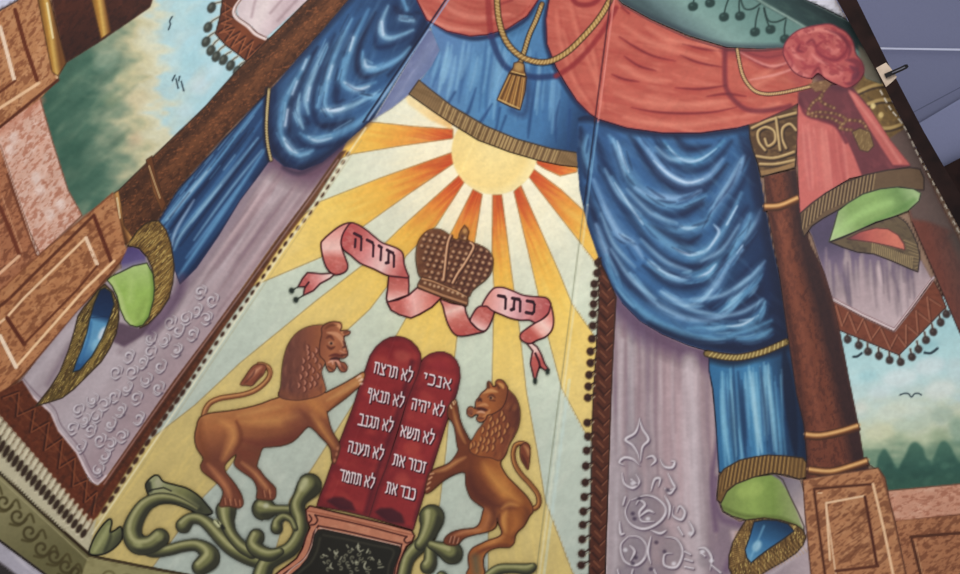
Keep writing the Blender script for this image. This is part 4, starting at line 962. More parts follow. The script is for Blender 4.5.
for p, n_ in (([(764, 207), (780, 206), (799, 198)], 8), ([(805, 435), (820, 436), (840, 432), (859, 426)], 8), ([(808, 470), (830, 472), (850, 467), (868, 461)], 8)):
    q = tube(p, n_); fill(q, (142, 92, 52)); stroke([(a, b-1) for a, b in p], 2.6, (226, 172, 112), .95, .9); stroke([(a, b+3) for a, b in p], 2, (72, 38, 26), .85, .9); outline(q, 1, (62, 34, 26), .8)
    sheet('gold_ring', q, rc, .9, .4)
pd = [(803, 480), (812, 478), (866, 470), (878, 468), (885, 478), (889, 498), (895, 521), (906, 574), (918, 640), (815, 640), (811, 574), (805, 512)]
marble(pd, (176, 120, 82), (112, 66, 42), (200, 148, 108), 141, ang=-35, sc=6); clip(pd)
line([(873, 484), (814, 489), (819, 530), (825, 574), (830, 640)], 2.6, (88, 46, 28)); line([(873, 484), (884, 530), (893, 574), (902, 620)], 2.6, (232, 186, 146))
line([(830, 560), (826, 503), (864, 496)], 2.0, (232, 190, 152)); line([(826, 503), (835, 569), (838, 590)], 1.4, (228, 186, 150)); line([(865, 497), (877, 566)], 3, (84, 40, 24)); line([(836, 571), (878, 566)], 3, (96, 50, 30))
line([(880, 469), (890, 500), (900, 545), (906, 574), (916, 640)], 3, (120, 74, 50), .8)
line([(822, 493), (818, 493)], 1, (240, 200, 160)); line([(879, 468), (808, 479)], 1.4, (216, 166, 124), .8)
for k in range(44):
    x = 832+RNG.rand()*36; y = 505+RNG.rand()*58; stroke([(x, y), (x+5, y-3), (x+9, y-7)], 1.0, (96, 52, 30), .6, .6, fade=True)
clip(); outline(pd, 1.1, (84, 48, 34), .8)
sheet('pedestal', pd, rc, 1.0, .5)

# ================================================================ red swags
def redcloth(pts, seed):
    fill(pts, (196, 84, 76)); tex(pts, (218, 116, 102), .7, 22, 5, 12, seed=seed); tex(pts, (166, 58, 56), .5, 26, 5, 10, seed=seed+1)
rs = thing('red_swag', 'small painted coral red swag at top centre, left of the hanging tassel', 'curtain', (480, 15), 'painted red swags')
p = [(412, -60), (417, 0), (427, 20), (447, 31), (470, 36), (487, 34.5), (507, 29), (527, 16), (540, -3), (560, -60)]
redcloth(p, 151); clip(p)
for q, c, w_ in [([(418, 2), (430, 18), (450, 28), (480, 31)], (224, 130, 116), 4), ([(440, 0), (455, 12), (480, 18), (510, 14)], (222, 122, 108), 6), ([(430, 8), (448, 20), (478, 25), (512, 20), (530, 6)], (170, 60, 56), 2.5), ([(500, 4), (512, 0)], (120, 40, 44), 3), ([(455, 2), (475, 9), (500, 8)], (180, 68, 62), 2.5)]: stroke(q, w_, c, .7, 1.6, fade=True)
clip(); outline(p, 1.4, (110, 36, 48), .8); sheet('cloth', p, rs, 1.1)
# big red swag
rb = thing('red_swag', 'large painted coral red swag across the top right under the grey green drape', 'curtain', (670, 90), 'painted red swags')
p = [(560, -60), (549, 0), (546, 19), (547, 44), (556, 67), (566, 84), (577, 101), (590, 114), (598, 119), (627, 128), (663, 133), (700, 133), (736, 128), (761, 121), (790, 108), (812, 96), (812, 80), (790, 46), (761, 49), (727, 48), (688, 37), (651, 20), (622, 4), (606, -14), (590, -60)]
redcloth(p, 161); clip(p)
K = lambda q: Z(590, 0, 4.1, q)
for q in [[(120, 150), (180, 190), (260, 230), (350, 250)], [(140, 230), (200, 270), (270, 290)], [(90, 305), (140, 325), (200, 335)], [(130, 30), (160, 55)], [(170, 440), (260, 458), (380, 465), (500, 460), (600, 440)], [(350, 360), (450, 365), (560, 350)], [(370, 225), (440, 255), (540, 275)], [(480, 395), (560, 385), (640, 395)], [(640, 215), (720, 235), (790, 225)], [(650, 240), (740, 280), (790, 270)], [(380, 180), (460, 200), (540, 210)]]:
    stroke([(a, b+1.5) for a, b in K(q)], 5, (170, 62, 58), .55, 2.2, fade=True); stroke(K(q), 2.4, (112, 36, 44), .8, .9, fade=True)
for q in [[(130, 100), (240, 170), (360, 210), (480, 240)], [(100, 380), (220, 420), (400, 430), (560, 415)], [(140, 480), (260, 505), (420, 510), (600, 480)], [(110, 260), (220, 320), (330, 330)], [(430, 180), (500, 190), (540, 230)], [(650, 330), (720, 300), (800, 240)], [(640, 360), (700, 340), (790, 290)], [(230, 110), (320, 160), (420, 180)], [(620, 480), (700, 455), (780, 420)]]:
    stroke(K(q), 6, (228, 130, 112), .5, 2.4, fade=True)
for q in [[(556, 10), (560, 40), (574, 80), (592, 108)], [(570, 5), (580, 40), (600, 90)], [(590, 40), (596, 70), (602, 110)], [(562, 30), (572, 60)]]: stroke(q, 5, (224, 118, 102), .5, 2, fade=True); stroke([(a+4, b) for a, b in q], 3, (172, 62, 60), .4, 1.6, fade=True)
stroke([(727, 50), (761, 54), (800, 52)], 10, (120, 52, 62), .6, 4); stroke([(760, 60), (785, 62), (800, 80)], 14, (150, 62, 68), .5, 5)
line([(606, -20), (622, 4), (651, 20), (688, 37), (727, 49), (761, 50), (790, 47)], 4, (70, 40, 48), .6)
clip()
for q in ([(736, 50), (770, 66), (798, 58)], [(750, 80), (778, 74), (800, 66)]): stroke(q, 2.5, (226, 150, 146), .6, 1, fade=True)
line(p[1:13], 1.5, (70, 32, 54), .8); line(p[13:16], 1.4, (80, 40, 50), .7)
sheet('cloth', p, rb, 1.1)
SWG = [(725, 46), (725, 80), (728, 92), (736, 102), (746, 109), (760, 111), (778, 109), (790, 106)]
stroke(SWG, 5, (104, 40, 52), .75, 1.4)
# rope shadows + ropes
stroke([(488, -6), (489, 14), (491, 36)], 6, (150, 50, 52), .8, 1.2); stroke([(491, 36), (499, 57), (510, 70), (533, 77), (556, 76)], 6, (38, 54, 112), .85, 1.4)
stroke([(556, 76), (572, 66), (588, 50), (604, 29), (616, 8)], 5, (140, 44, 48), .85, 1.3); stroke([(571, -4), (576, 3), (584, 5), (594, 3), (602, -5)], 5, (130, 40, 46), .8, 1.2)
stroke([(524, 72), (528, 94), (524, 114), (512, 110)], 7, (44, 64, 120), .7, 3)
rp = [(496, -30), (497, 0), (499, 20), (504.5, 38), (514, 51), (527.5, 59.5), (546.6, 62), (566, 53), (585, 35), (600, 17), (611, -2), (630, -40)]
gt_ = thing('gold_rope', 'painted gold rope looping below the top centre red swags', 'rope', (530, 60), 'painted gold ropes')
q = [(542, 4), (536, 20), (529.4, 34.5), (524, 52), (520, 64)]
rope(q, 4); sheet('strand', tube(q, 5.5), gt_, .9)
rope(rp, 5, (108, 80, 40), (172, 134, 78), (214, 180, 118)); sheet('strand', tube(rp, 7), gt_, .9, .2)
ta = thing('tassel', 'painted gold tassel hanging from the rope above the sun', 'tassel', (512, 90))
t = [(514, 63), (519, 61.5), (524, 64), (524.5, 71), (526.5, 77), (525, 92), (520, 110), (509, 106), (497, 100), (503, 86), (509, 73), (513, 68)]
fill(t, (134, 92, 48)); clip(t)
for i in range(10):
    a = i/9; line([(510.5+14*a, 74), (498+22*a, 100+9*a)], 1.0, [(206, 158, 90), (84, 52, 30), (180, 130, 70)][i % 3], .85)
blob(519, 67, 4.5, 4.5, (190, 150, 90), .8, soft=1.5); line([(509, 73), (526, 77)], 2, (78, 52, 32)); line([(510, 71), (525, 75)], 1, (214, 176, 110)); line([(498, 99), (520, 109)], 1.6, (214, 176, 112), .8)
clip(); outline(t, 1, (64, 44, 34), .8); sheet('knot', [(514, 63), (519, 61.5), (524, 64), (524.5, 71), (526, 76), (509, 73), (513, 68)], ta, .8, .2); sheet('strands', [(509, 73), (526.5, 77), (525, 92), (520, 110), (509, 106), (497, 100), (503, 86)], ta, .8)

# red cascade right
ca = thing('red_cascade', 'painted coral cascade of cloth with gold hem and green lining below the rosette', 'curtain', (850, 150))
a_ = [(798, 92), (812, 88), (826, 86), (850, 84), (870, 108), (890, 140), (911, 166), (880, 172), (850, 178), (826, 193), (800, 214), (797, 150)]
fill(a_, (108, 56, 64)); clip(a_); tex(a_, (146, 76, 80), .5, 10, 6, 60, seed=171)
l_ = [(798, 104), (808, 112), (818, 118), (834, 124), (846, 138), (854, 156), (862, 176), (850, 180), (826, 193), (800, 214), (797, 150)]
fill(l_, (206, 96, 96), 1, 1)
for k in range(26):
    x = 800+RNG.rand()*42; stroke([(x, 122+RNG.rand()*14), (x+3, 160), (x+3+RNG.rand()*6, 190)], 2+RNG.rand()*2.5, [(228, 132, 126), (182, 74, 80), (214, 110, 106)][k % 3], .5, 1.4, fade=True)
r__ = [(847, 88), (856, 94), (870, 110), (890, 138), (911, 165), (893, 165), (874, 136), (856, 106)]
fill(r__, (198, 92, 92), 1, .8); stroke([(850, 92), (880, 132), (900, 162)], 3, (224, 130, 124), .6, 1.2)
stroke([(800, 100), (806, 114), (822, 120), (836, 126), (846, 142)], 4, (96, 44, 56), .8, 1.2)
clip()
for q in ([(822, 96), (812, 104), (808, 114), (818, 112), (836, 114), (846, 120), (840, 128), (852, 130)], [(826, 88), (820, 100), (834, 108)], [(846, 120), (862, 122), (868, 132)], [(812, 116), (830, 118), (842, 124)]):
    stroke(q, 3.4, (92, 60, 46), .8, .9); P = cr(q, False, 7)
    for j, (x, y) in enumerate(P[::2]): blob(x, y, 1.2, 1.2, (196, 158, 108) if j % 2 else (150, 110, 76), .9, soft=.5)
fr = [(852, 132), (860, 128), (870, 132), (874, 146), (868, 152), (860, 150)]
fill(fr, (122, 96, 62)); tex(fr, (180, 152, 104), .8, 5, 1.2, -70, seed=173); outline(fr, .9, (60, 40, 40), .7)
sheet('cloth', a_, ca, 1.0); sheet('gold_tassel', fr, ca, .8, .3)
h1 = [(800, 213.5), (812, 203), (826, 193), (845, 182), (865, 175), (888, 170), (910, 167.5), (920, 169), (924, 178), (924, 190), (918, 190), (900, 187), (880, 189), (863, 194), (838, 210), (822, 219), (812, 226), (804, 237), (801, 226)]
fill(h1, (104, 82, 62)); clip(h1)
for i in range(40):
    t_ = i/39; x = 802+72*t_; y = np.interp(x, [800, 826, 865, 880], [224, 201, 184, 178]); line([(x-1.5, y+10), (x+1.5, y-9)], 1.0, (170, 144, 104) if i % 2 else (58, 42, 38), .8)
clip(); outline(h1, 1.2, (50, 38, 40), .9)
g2 = [(829, 242), (834, 226), (838, 211), (848, 203), (863, 194), (880, 189), (897, 187), (914, 189), (921, 193), (919, 201), (908, 211), (893, 217), (876, 222), (857, 231), (842, 237)]
grad(g2, (835, 240), (915, 195), [(0, (172, 194, 138)), (.3, (128, 158, 94)), (.6, (134, 166, 98)), (.85, (112, 144, 86)), (1, (156, 182, 128))]); clip(g2); stroke([(838, 232), (860, 214), (890, 202)], 8, (166, 204, 126), .5, 3); stroke([(866, 226), (895, 212), (914, 200)], 5, (92, 130, 70), .5, 2); clip(); outline(g2, 1.1, (60, 60, 52), .9)
h2 = [(830, 242), (842, 238), (857, 231), (876, 223), (897, 216), (906, 222), (912, 232), (917, 243), (920, 256), (918, 272), (908, 268), (892, 261), (874, 254), (857, 252), (842, 247)]
fill(h2, (104, 88, 68)); clip(h2); tex(h2, (66, 54, 50), .6, 6, 3, 20, seed=175)
for i in range(22): x = 872+40*i/21; y = 249+ (x-872)*.36; line([(x-.5, y+8), (x+.5, y-6)], .9, (176, 152, 108), .8)
for i in range(8): line([(904+i*1.6, 240+i*4), (918, 246+i*3)], .9, (164, 140, 100), .7)
clip()
i2 = [(847, 239), (860, 232), (876, 228), (888, 229), (898, 235), (904, 244), (905, 250), (890, 246), (871, 242)]
grad(i2, (850, 240), (895, 232), [(0, (120, 66, 70)), (.4, (190, 88, 84)), (1, (222, 112, 98))]); outline(i2, .9, (80, 50, 52), .8); outline(h2, 1.2, (50, 40, 42), .9)
sheet('gold_hem', [h1], ca, .9, .3); sheet('gold_hem', h2, ca, .9, .1); setk(sheet('lining', g2, ca, .9, .2), label='light green lining'); sheet('inner_fold', i2, ca, .9, .4)
# gold cord right
gcd = thing('gold_rope', 'thin painted gold cord looping into the coral rosette at top right', 'rope', (745, 85), 'painted gold ropes')
q = [(737, 48), (739, 60), (742, 73), (747, 83), (755, 91), (766, 94), (780, 93), (795, 90), (808, 87), (818, 84)]
rope(q, 2.6, (120, 80, 60), (178, 136, 92), (222, 190, 136)); sheet('strand', tube(q, 4), gcd, .9)

# ================================================================ grey green top drape
ts = thing('grey_green_swag', 'painted grey green swag with dark hanging ball motifs along the top right', 'curtain', (700, 20))
tsb = [(590, -60), (606, -14), (622, 3), (651, 19), (688, 35), (727, 47), (761, 48.5), (790, 47), (812, 40), (852, 36), (868, 52), (878, 70), (872, 52), (862, 36), (850, 22), (826, 10), (805, 0), (760, -60)]
tsb = [(590, -60), (606, -14), (622, 3), (651, 19), (688, 35), (727, 47), (761, 48.5), (790, 47), (812, 40), (850, 48), (866, 78), (882, 84), (873, 62), (862, 36), (850, 22), (826, 10), (805, 0), (760, -60)]
fill(tsb, (104, 132, 128)); clip(tsb)
grad(tsb, (690, 40), (730, -10), [(0, (66, 84, 88)), (.12, (92, 114, 116)), (.4, (122, 152, 146)), (.8, (104, 138, 132)), (1, (96, 128, 122))], .9)
stroke([(600, -14), (622, 3), (651, 19), (688, 35), (727, 47), (790, 48)], 7, (40, 48, 60), .7, 3)
dk = [(752, -60), (740, -8), (768, 8), (790, 20), (812, 32), (850, 44), (870, 60), (880, 84), (890, 84), (873, 50), (862, 34), (850, 22), (826, 10), (805, 0), (790, -60)]
grad(dk, (770, 20), (800, -10), [(0, (84, 108, 104)), (.3, (48, 72, 72)), (1, (30, 48, 50))], soft=1.2)
stroke([(745, -10), (762, 2), (788, 17), (810, 30)], 2.4, (168, 190, 178), .7, 1); tex(dk, (70, 96, 88), .5, 14, 4, 30, seed=181)
mot = [((693, 6.5), (697, -8)), ((710, 3), (713, -10)), ((724, 17), (729, -2)), ((740, 16), (740, -4)), ((755, 32), (759, 8)), ((770.5, 29.5), (764, 8)), ((785, 39), (786, 20))]
for (b_, s_) in mot:
    stroke([b_, ((b_[0]+s_[0])/2-1, (b_[1]+s_[1])/2), s_], 1.6, (34, 56, 54), .9, .6)
for q in ([(740, -4), (744, 8), (752, 9), (760, 4)], [(764, 8), (768, 20), (776, 22), (786, 18)]): stroke(q, 1.8, (34, 56, 54), .9, .6)
for (b_, s_) in mot:
    e = oval(b_[0], b_[1], 5.4, 4.6, -15, 14); fill(e, (36, 60, 58)); blob(b_[0]-1.5, b_[1]-1.5, 1.5, 1.2, (80, 108, 102), .6)
fill([(858, 44), (868, 52), (886, 84), (882, 92), (864, 82), (860, 62)], (110, 100, 86), .9, 2)
clip(); sheet('cloth', tsb, ts, 1.1)
for (b_, s_) in mot: sheet('ball_motif', [oval(b_[0], b_[1], 5.4, 4.6, -15, 14), tube([b_, s_], 2)], ts, .8, .2)
wh = [(790, -60), (806, 0), (826, 9), (848, 20), (836, 0), (800, -60)]
fill(wh, (208, 206, 220)); line([(806, 0), (826, 9), (848, 20)], 1.4, (40, 50, 56), .8)
LAY[0] += 1; co = sheet('ceiling', wh, None, 4); co['kind'] = 'structure'
# rosette
ro = thing('rosette', 'painted round coral red cloth rosette gathered at top right', 'rosette', (820, 55))
blob(835, 76, 24, 14, (84, 46, 58), .75, 20, 4)
r0 = sm([(783, 52), (787, 40), (797, 31), (808, 27), (818, 25), (830, 24), (839, 28), (847, 33), (853, 42), (856, 54), (862, 62), (864, 72), (858, 82), (847, 88), (836, 84), (826, 79), (818, 73), (812, 78), (803, 77), (794, 72), (788, 64)])
fill(r0, (190, 78, 84)); clip(r0); tex(r0, (214, 108, 108), .6, 10, 8, seed=191)
for q, c, w_ in [([(790, 60), (796, 72), (808, 76)], (222, 124, 122), 5), ([(795, 38), (806, 30), (824, 28)], (216, 108, 108), 5), ([(800, 44), (798, 50), (804, 52)], (112, 40, 54), 4), ([(822, 42), (816, 48), (822, 56), (836, 60), (846, 52), (846, 42), (838, 36)], (120, 40, 56), 4), ([(826, 46), (834, 52), (840, 48)], (216, 112, 112), 5), ([(818, 70), (830, 76), (842, 74)], (216, 110, 108), 5), ([(846, 60), (856, 62), (862, 72), (856, 82), (846, 84)], (108, 46, 60), 9), ([(810, 40), (812, 52), (808, 64)], (206, 96, 98), 5), ([(812, 76), (818, 68), (822, 76)], (112, 38, 50), 3.5), ([(784, 46), (792, 62), (790, 68)], (150, 54, 66), 3)]: stroke(q, w_, c, .75, 1.4, fade=True)
for q, c, w_ in [([(806, 34), (818, 30), (834, 33), (842, 42)], (226, 130, 124), 4), ([(800, 58), (806, 66), (816, 66), (822, 60)], (150, 54, 66), 3.5), ([(828, 30), (842, 36), (850, 48), (848, 58)], (104, 38, 54), 4), ([(824, 36), (834, 40), (838, 48), (832, 54)], (206, 100, 100), 3.5), ([(806, 44), (812, 40), (816, 46)], (108, 38, 52), 3), ([(792, 48), (796, 56), (804, 60)], (224, 128, 124), 3.5), ([(850, 66), (856, 72), (852, 80)], (92, 42, 60), 7), ([(836, 64), (842, 70), (838, 78)], (208, 104, 106), 4), ([(812, 54), (818, 60), (828, 64)], (226, 134, 130), 3)]: stroke(q, w_, c, .7, 1.3, fade=True)
tex(r0, (140, 50, 62), .5, 7, 4, 30, thr=.15, seed=196)
clip(); outline(r0, 1.2, (104, 44, 58), .8); sheet('gathered_cloth', r0, ro, 1.0)
kn = [(808, 84), (816, 82), (826, 80), (832, 84), (826, 90), (816, 92)]
fill(kn, (122, 88, 62)); tex(kn, (184, 150, 108), .7, 4, 3, seed=193); sheet('gold_knot', kn, ro, .8, .2)

# ================================================================ folds of the wall, their glare and dark lines painted into the colour
def seam(s, dots, lit, dark):
    (a, b), (c, d) = s
    f = lambda y: a+(c-a)*(y-b)/(d-b)
    for y0, y1, w_, al, cc, off in dots: line([(f(y0)+off, y0), (f(y1)+off, y1)], w_, cc, al, .5)
seam(SEAM_R, [(-60, 122, 1.6, .8, (226, 128, 122), 1), (-60, 122, 1.6, .9, (70, 24, 34), -2.4), (122, 205, 1.8, .55, (120, 166, 214), 1), (122, 205, 1.6, .8, (14, 22, 50), -2), (205, 640, 1.3, .5, (110, 112, 86), -2), (205, 640, 2.4, .35, (238, 236, 206), 1.4), (380, 574, 3, .35, (200, 226, 224), 6)], 0, 0)
seam(SEAM_L, [(-60, 120, 1.6, .8, (140, 160, 205), 1.5), (-60, 122, 1.8, .9, (18, 22, 50), -1.5), (128, 534, 2.0, .55, (250, 240, 200), 5), (140, 520, 1.0, .35, (170, 150, 100), 9)], 0, 0)

# ================================================================ right edge: dark post, cord of small lights, ceiling beyond
def plane3(name, pts, z, mat, kind=None, parent=None):
    me = bpy.data.meshes.new(name); V = [tuple(cpt(x, y, z)@RM.T+CL) for x, y in pts]
    me.from_pydata(V, [], [list(range(len(V)))]); me.materials.append(mat); o = link(bpy.data.objects.new(name, me))
    if kind: o['kind'] = kind
    return o
def plain(name, c1, c2=None, scale=6, rough=.6):
    m = bpy.data.materials.new(name); m.use_nodes = True; nt = m.node_tree; bs = nt.nodes['Principled BSDF']
    no = nt.nodes.new('ShaderNodeTexNoise'); no.inputs['Scale'].default_value = scale
    rp_ = nt.nodes.new('ShaderNodeValToRGB'); lin = lambda c: tuple(((v/255)/12.92 if v/255 <= .04045 else ((v/255+.055)/1.055)**2.4) for v in c)+(1,)
    rp_.color_ramp.elements[0].color = lin(c1); rp_.color_ramp.elements[1].color = lin(c2 or c1)
    rp_.color_ramp.elements[0].position = .35; rp_.color_ramp.elements[1].position = .65
    tc_ = nt.nodes.new('ShaderNodeTexCoord'); nt.links.new(tc_.outputs['Object'], no.inputs['Vector'])
    nt.links.new(no.outputs['Fac'], rp_.inputs[0]); nt.links.new(rp_.outputs[0], bs.inputs['Base Color']); bs.inputs['Roughness'].default_value = rough; bs.inputs['Specular IOR Level'].default_value = .12
    return m
def prism(name, front, zf, back_dz, mat, parent=None, kind=None, bevel=0):
    """solid with the given face outline, its other face pushed away from the room"""
    A = [np.array(cpt(x, y, zf)) for x, y in front]; n = len(A)
    V = [tuple(a@RM.T+CL) for a in A]+[tuple((a+np.array([0, 0, -back_dz]))@RM.T+CL) for a in A]
    Fc = [list(range(n)), list(range(2*n-1, n-1, -1))]+[[i, i+n, (i+1) % n+n, (i+1) % n] for i in range(n)]
    me = bpy.data.meshes.new(name); me.from_pydata(V, [], Fc); me.materials.append(mat)
    o = link(bpy.data.objects.new(name, me))
    if parent is not None:
        o.parent = parent; o.matrix_parent_inverse = Matrix.Translation(parent.location).inverted()
    if kind: o['kind'] = kind
    if bevel:
        b = o.modifiers.new('bevel', 'BEVEL'); b.width = bevel; b.segments = 3
    return o
def wallprism(name, pts, off0, off1, mat, parent=None, kind=None, up=0):
    """solid lying on the faceted wall: its face off1 proud of the wall, its back at off0"""
    A = wallpts(pts, off1); B = wallpts(pts, off0); n = len(A)
    org = np.array(parent.location) if parent is not None else np.zeros(3)
    V = [tuple(a-org) for a in A]+[tuple(b-org) for b in B]
    Fc = [list(range(n)), list(range(2*n-1, n-1, -1))]+[[i, i+n, (i+1) % n+n, (i+1) % n] for i in range(n)]
    me = bpy.data.meshes.new(name); me.from_pydata(V, [], Fc); me.materials.append(mat)
    bm = __import__('bmesh').new(); bm.from_mesh(me); bm.faces.ensure_lookup_table()
    __import__('bmesh').ops.recalc_face_normals(bm, faces=bm.faces); bm.to_mesh(me); bm.free()
    o = link(bpy.data.objects.new(name, me))
    if parent is not None: o.parent = parent
    if kind: o['kind'] = kind
    return o
wood = plain('dark_wood', (24, 14, 14), (40, 24, 22), 14, .7)
wallprism('trim_1', [(822, -60), (837, 0), (873, 65), (907, 130), (933, 180), (960, 229), (1030, 360), (1054, 360), (1000, 262), (972, 214), (946, 170), (923, 130), (888, 63), (857, 0), (840, -60)], -.02, .05, wood, kind='structure')
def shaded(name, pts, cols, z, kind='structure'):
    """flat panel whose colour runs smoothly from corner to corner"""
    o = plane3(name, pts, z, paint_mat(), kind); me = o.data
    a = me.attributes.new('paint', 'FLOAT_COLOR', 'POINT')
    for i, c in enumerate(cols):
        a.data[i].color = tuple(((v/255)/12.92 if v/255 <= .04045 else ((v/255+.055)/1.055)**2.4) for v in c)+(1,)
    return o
ZT = 3.3
cA, cB, cC, cD = (122, 126, 158), (116, 121, 152), (102, 107, 134), (84, 90, 114)  # ceiling tones with light and shade painted into the corner colours
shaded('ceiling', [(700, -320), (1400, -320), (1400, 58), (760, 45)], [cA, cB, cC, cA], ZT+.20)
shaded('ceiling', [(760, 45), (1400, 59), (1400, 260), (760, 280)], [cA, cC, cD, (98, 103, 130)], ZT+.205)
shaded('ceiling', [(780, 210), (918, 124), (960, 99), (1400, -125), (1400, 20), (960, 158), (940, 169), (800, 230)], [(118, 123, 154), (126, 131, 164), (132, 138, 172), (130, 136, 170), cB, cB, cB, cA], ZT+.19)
rail = plain('ceiling_rail', (196, 200, 226), (206, 210, 232), 3, .4)
plane3('trim_2', [(780, 46.2), (1400, 54.5), (1400, 58), (780, 47.6)], ZT+.17, rail, 'structure')
rail2 = plain('ceiling_joint', (84, 88, 116), (92, 96, 122), 3, .6)
plane3('trim_3', [(905, 116), (958, 88), (1100, 20), (1100, 21), (958, 89.2), (905, 117.4)], ZT+.17, rail2, 'structure')
plane3('wall_far', [(780, 215), (941, 168), (960, 158), (1400, 20), (1400, 760), (780, 760)], ZT+.16, wood, 'structure')
# small black clip on its cream tape patch, at the post
cream_m = plain('cream_tape', (206, 186, 168), (188, 168, 150), 40, .7); blackm = plain('black_plastic', (16, 15, 18), (26, 24, 28), 30, .35); greym = plain('grey_plastic', (90, 90, 100), (110, 110, 120), 30, .35)
ck = thing('clip', 'small black handled clip on a cream tape patch across the dark post', 'clip', (890, 72))
wallprism('tape', [(876, 68), (886, 62.5), (890, 67), (897, 77), (892, 82), (886, 87)], .05, .054, cream_m, ck)
hp = tube([(885, 76), (893, 72.5), (901, 69), (906, 66.5)], 4.6)
wallprism('handle', hp[:len(hp)//2]+[(908.6, 66.6), (907.6, 64.3)]+hp[len(hp)//2:], .056, .066, blackm, ck)
wallprism('grip_line', tube([(892, 72.8), (899, 69.8), (905, 67)], 1.0), .066, .068, greym, ck)
# ================================================================ crown
Q1 = lambda p: Z(280, 210, 5.98, p)
Q2 = lambda p: Z(400, 215, 5.98, p)
Q3 = lambda p: Z(420, 290, 5.98, p)
RIM = (70, 26, 34)
def rib(name, pts, p0, p1, stops, par, up=0, label=None):
    """one face of the painted ribbon"""
    grad(pts, p0, p1, stops); clip(pts); tex(pts, (240, 190, 180), .35, 5, 3, 20, seed=int(pts[0][0])); clip()
    outline(pts, 1.7, RIM, .9)
    o = sheet(name, pts, par, .8, up)
    if label: o['label'] = label
    return o
PK, RD, LT_ = (222, 132, 128), (200, 74, 78), (240, 184, 176)
rbn = thing('ribbon', 'painted pink and red ribbon scroll with Hebrew lettering winding past the crown', 'ribbon', (430, 300))
# tails
tl = cr(Q1([(330, 378), (300, 408), (240, 440), (200, 480), (160, 500), (120, 512)]), False, 4)
p = Q1([(335, 376), (250, 382), (165, 374), (135, 410), (108, 460), (150, 458), (140, 510), (200, 482), (240, 440), (300, 408)])
rib('tail', p, Q1([(160, 420)])[0], Q1([(310, 390)])[0], [(0, (204, 84, 88)), (.35, (224, 130, 130)), (1, (242, 214, 204))], rbn)
line(Q1([(150, 462), (172, 432)]), 2, RIM)
line(Q1([(108, 460), (72, 480)]), 1.4, (40, 44, 40)); line(Q1([(140, 510), (100, 536)]), 1.4, (40, 44, 40))
for c in Q1([(70, 482), (95, 537)]):
    e = oval(c[0], c[1], 2.7, 3.0, n=12); fill(e, (34, 44, 38)); sheet('bead', e, rbn, .6, .2)
p = Q3([(640, 322), (670, 318), (700, 340), (725, 385), (745, 440), (772, 478), (748, 480), (715, 455), (700, 500), (688, 555), (675, 500), (660, 440), (668, 390), (675, 365), (655, 340)])
rib('tail', p, Q3([(675, 330)])[0], Q3([(690, 480)])[0], [(0, (240, 200, 190)), (.25, (238, 190, 180)), (.5, (206, 84, 84)), (1, (196, 80, 80))], rbn)
line(Q3([(690, 380), (712, 430), (718, 462)]), 2.4, RIM)
for c in Q3([(762, 488), (688, 545)]):
    e = oval(c[0], c[1], 2.2, 3.2, n=12); fill(e, (34, 44, 38)); sheet('bead', e, rbn, .6, .2)
# left part
p = sm(Q1([(245, 205), (262, 175), (300, 140), (345, 105), (385, 84), (425, 76), (402, 104), (376, 150), (366, 190), (372, 235), (392, 290), (406, 335), (392, 368), (350, 386), (318, 384), (282, 350), (258, 290)]))
rib('fold', p, Q1([(330, 110)])[0], Q1([(330, 380)])[0], [(0, (226, 138, 132)), (.3, (240, 180, 170)), (.45, (244, 192, 182)), (.65, (214, 104, 100)), (1, (200, 78, 80))], rbn)
p = Q1([(650, 392), (700, 400), (768, 402), (772, 450), (768, 508), (710, 528), (645, 552), (636, 530), (644, 470)])
rib('fold', p, Q1([(710, 395)])[0], Q1([(700, 545)])[0], [(0, (196, 76, 78)), (.5, (216, 110, 106)), (1, (244, 200, 190))], rbn)
p = sm(Q1([(425, 77), (470, 90), (520, 122), (565, 160), (610, 195), (655, 212), (705, 232), (735, 262), (742, 320), (756, 365), (768, 404), (712, 400), (640, 390), (560, 352), (480, 318), (425, 272), (380, 236), (366, 200), (374, 150), (398, 106)]))
LF = rib('lettered_face', p, Q1([(380, 160)])[0], Q1([(750, 340)])[0], [(0, (206, 70, 80)), (.25, (214, 92, 98)), (.5, (236, 160, 160)), (.7, (242, 196, 190)), (.85, (224, 130, 128)), (1, (206, 86, 90))], rbn, .2, 'ribbon face lettered in black Hebrew, left of crown')
_p = hebrew('תורה', Q1([(445, 138)])[0], Q1([(690, 262)])[0], 13.5, (-.04, 1), 2.5, (52, 18, 34), gap=.42)
sheet('lettering', _p, LF, .6, .1)
# centre lower pieces
p = [(387, 302), (398, 300), (409, 295), (419, 286), (430, 291), (442, 297), (432, 307), (420, 314), (411, 318), (399, 314.5), (391, 310)]
rib('fold', p, (388, 305), (440, 298), [(0, (208, 92, 92)), (.25, (214, 100, 98)), (.5, (240, 176, 168)), (.75, (226, 130, 122)), (1, (204, 90, 88))], rbn)
p = sm(Q3([(125, 58), (190, 80), (262, 95), (275, 135), (296, 180), (320, 212), (350, 236), (388, 246), (330, 262), (250, 276), (205, 262), (170, 210), (150, 150), (138, 100)]))
rib('fold', p, Q3([(190, 70)])[0], Q3([(260, 270)])[0], [(0, (220, 122, 116)), (.25, (242, 190, 178)), (.5, (220, 110, 104)), (1, (202, 72, 74))], rbn)
p = sm(Q3([(300, 182), (318, 140), (345, 104), (390, 92), (440, 98), (442, 140), (425, 190), (400, 235), (375, 246), (345, 232), (318, 206)]))
rib('fold', p, Q3([(400, 100)])[0], Q3([(340, 225)])[0], [(0, (196, 76, 76)), (.5, (214, 100, 98)), (1, (246, 200, 192))], rbn)
